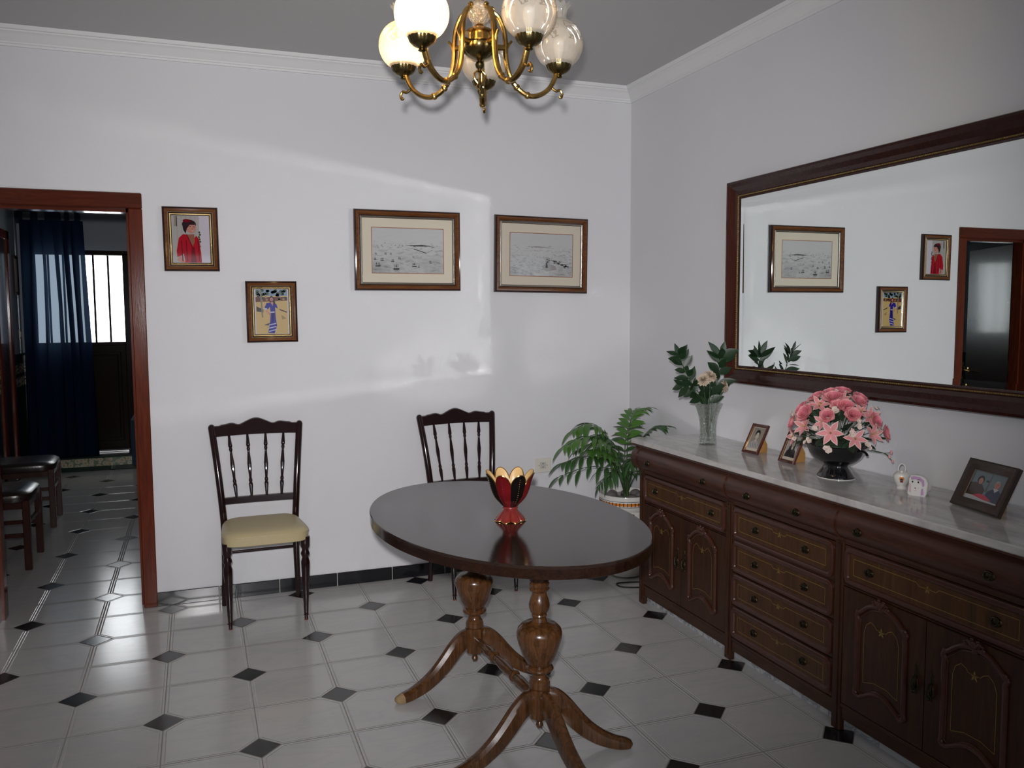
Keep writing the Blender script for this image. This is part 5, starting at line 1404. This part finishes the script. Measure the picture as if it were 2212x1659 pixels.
for k in range(5):
    az = R(az0+72*k); M_ = Matrix.Rotation(az, 4, 'Z'); lit = k in globes_lit
    # arm in the local xz-plane
    P_ = [(.048, 0, .158), (.040, 0, .163), (.036, 0, .155), (.046, 0, .148), (.062, 0, .135), (.078, 0, .100), (.084, 0, .060), (.085, 0, .015), (.096, 0, -.035), (.120, 0, -.072), (.155, 0, -.094), (.192, 0, -.092), (.226, 0, -.070), (.246, 0, -.038), (.254, 0, -.012)]
    pts = bez(P_, 56)
    m = MB(); rd = []
    for i in range(len(pts)):
        f = i/len(pts); rd.append(.0048+.0052*min(1, f*3.5))
    m.tube([tuple(p) for p in pts], rd, 'brass', 10, flat=.8)
    m.tube([(p.x+.002, .0075*0+.006, p.z) for p in pts[8:]], .0030, 'brass_bright', 6); m.tube([(p.x+.002, -.006, p.z) for p in pts[8:]], .0030, 'brass_bright', 6)
    # connector to the body, with leaf
    m.tube([(.045, 0, .045), (.080, 0, .045)], [.011, .008], 'brass', 10)
    m.tube(bez([(.084, 0, .03), (.094, 0, .055), (.100, 0, .068), (.108, 0, .066)], 9), [.008, .007, .006, .005, .004, .004, .003, .003, .002, .002][:10], 'brass', 8) if False else m.tube(bez([(.084, 0, .03), (.094, 0, .055), (.104, 0, .068)], 8), .0045, 'brass', 8)
    # bulb knuckles and outer spur
    for i in (36, 40): m.ball(tuple(pts[min(i, len(pts)-1)]), .0115, 'brass', 10)
    sp = bez([(.232, 0, -.062), (.252, 0, -.074), (.264, 0, -.070), (.272, 0, -.082), (.268, 0, -.094), (.262, 0, -.090)], 15)
    m.tube([tuple(p) for p in sp], .0045, 'brass', 8)
    m.build('arm', t, rot=(0, 0, az))
    cpos = (RR*math.cos(az), RR*math.sin(az), 0)
    m = MB()
    m.lathe([(.007, -.034), (.012, -.031), (.009, -.026), (.013, -.022), (.025, -.018), (.035, -.008), (.040, .006), (.0425, .016), (.039, .015), (.031, .002), (.001, -.004)], 'brass_dark', n=96, mod=lambda a, z: 1+.035*abs(math.sin(a*8))*(1 if z > -.01 else 0))
    m.build('gallery_cup', t, loc=cpos)
    # globe (centre .072 above the cup)
    m = MB(); GR = .0785
    pf = []
    for i in range(25):
        th = R(155-134*i/24); pf.append((GR*math.sin(th)*1.0, .0725+GR*.99*math.cos(th)))
    fl = lambda a, z: 1+.006*math.cos(a*28)*max(0, min(1, (.075-z)/.03))
    rings = []
    for r, z in pf: rings.append([(r*fl(2*PI*q/84, z)*math.cos(2*PI*q/84), r*fl(2*PI*q/84, z)*math.sin(2*PI*q/84), z-.0725) for q in range(84)])
    m.loft(rings, 'globe')
    g = m.build('glass_shade', t, loc=(cpos[0], cpos[1], .0725), smooth=60, **({'label': 'lit frosted globe'} if lit else {'label': 'unlit frosted globe'}))
    m = MB(); rings = []
    for j, (r, z) in enumerate(((.028, .146), (.024, .152), (.023, .162), (.026, .175), (.033, .186), (.039, .192))):
        rings.append([((r*(1+.07*math.cos(q*2*PI/96*12)*min(1, j*.4)))*math.cos(2*PI*q/96), (r*(1+.07*math.cos(q*2*PI/96*12)*min(1, j*.4)))*math.sin(2*PI*q/96), z-.0725+(.004*math.cos(q*2*PI/96*12) if j > 3 else 0)) for q in range(96)])
    m.loft(rings, 'crown'); m.build('fluted_crown', g, smooth=60)
    m = MB(); m.lathe([(.009, -.02), (.0095, .0), (.011, .008), (.017, .030), (.019, .045), (.016, .060), (.008, .069), (.0005, .071)], ('bulb' if k == 0 else 'bulb_dim') if lit else 'bulb_off', n=20); m.build('bulb', t, loc=(cpos[0], cpos[1], .022))

# ================================================================== LIGHT
def lamp(kind, name, loc, energy, color, **kw):
    L = bpy.data.lights.new(name, kind); L.energy = energy; L.color = color
    for k, v in kw.items(): setattr(L, k, v)
    o = bpy.data.objects.new(name, L); COL.objects.link(o); o.location = loc; return o
# camera orientation from calibration
yaw, pit, rol = .356468, .08250686, -.00497427
f = Vector((math.sin(yaw)*math.cos(pit), math.cos(yaw)*math.cos(pit), -math.sin(pit)))
r0 = Vector((math.cos(yaw), -math.sin(yaw), 0)); u0 = r0.cross(f)
r_ = r0*math.cos(rol)+u0*math.sin(rol); u_ = -r0*math.sin(rol)+u0*math.cos(rol)
cam = bpy.data.cameras.new('camera'); co = bpy.data.objects.new('camera', cam); COL.objects.link(co)
CP = Vector((-2.568517, -4.759618, 1.534121))
rotm = Matrix(((r_.x, u_.x, -f.x), (r_.y, u_.y, -f.y), (r_.z, u_.z, -f.z)))
co.matrix_world = Matrix.Translation(CP) @ rotm.to_4x4()
cam.sensor_width = 36; cam.lens = 1828.675/2212*36; cam.clip_start = .05
SC.camera = co
# flash on the camera
fl = lamp('SPOT', 'camera_flash', CP+u_*.088-r_*.025, 385, (1.0, .975, .985), spot_size=R(77), spot_blend=1.0, shadow_soft_size=.026)
fl.scale = (1.14, 1, 1)   # a flash beam is wider than high
fl.rotation_euler = (f+u_*.075-r_*.10).to_track_quat('-Z', 'Y').to_euler()
# daylight through the window behind the camera
w = lamp('AREA', 'window_daylight', ((WX0+WX1)/2, -6.12, (WZ0+WZ1)/2), 12, (.86, .93, 1.0), shape='RECTANGLE', size=WX1-WX0-.1, size_y=WZ1-WZ0-.1)
w.rotation_euler = (R(90), 0, 0)
W = bpy.data.worlds.new('sky'); W.use_nodes = True; W.node_tree.nodes['Background'].inputs[0].default_value = (.75, .85, 1, 1); W.node_tree.nodes['Background'].inputs[1].default_value = .8
SC.world = W

SC.view_settings.view_transform = 'Standard'; SC.view_settings.look = 'None'
SC.view_settings.exposure = 0.0; SC.view_settings.gamma = 1.0; SC.view_settings.use_curve_mapping = False
cy = SC.cycles
cy.use_denoising = True
# path guiding, so that the flash thrown back by the wall mirror reaches the back wall
cy.caustics_reflective = True; cy.caustics_refractive = False; cy.blur_glossy = 0.0
cy.use_guiding = True; cy.use_surface_guiding = True; cy.guiding_training_samples = 20
cy.max_bounces = 6; cy.diffuse_bounces = 3; cy.glossy_bounces = 4; cy.transparent_max_bounces = 10; cy.transmission_bounces = 6
cy.sample_clamp_indirect = 0; cy.adaptive_threshold = .02
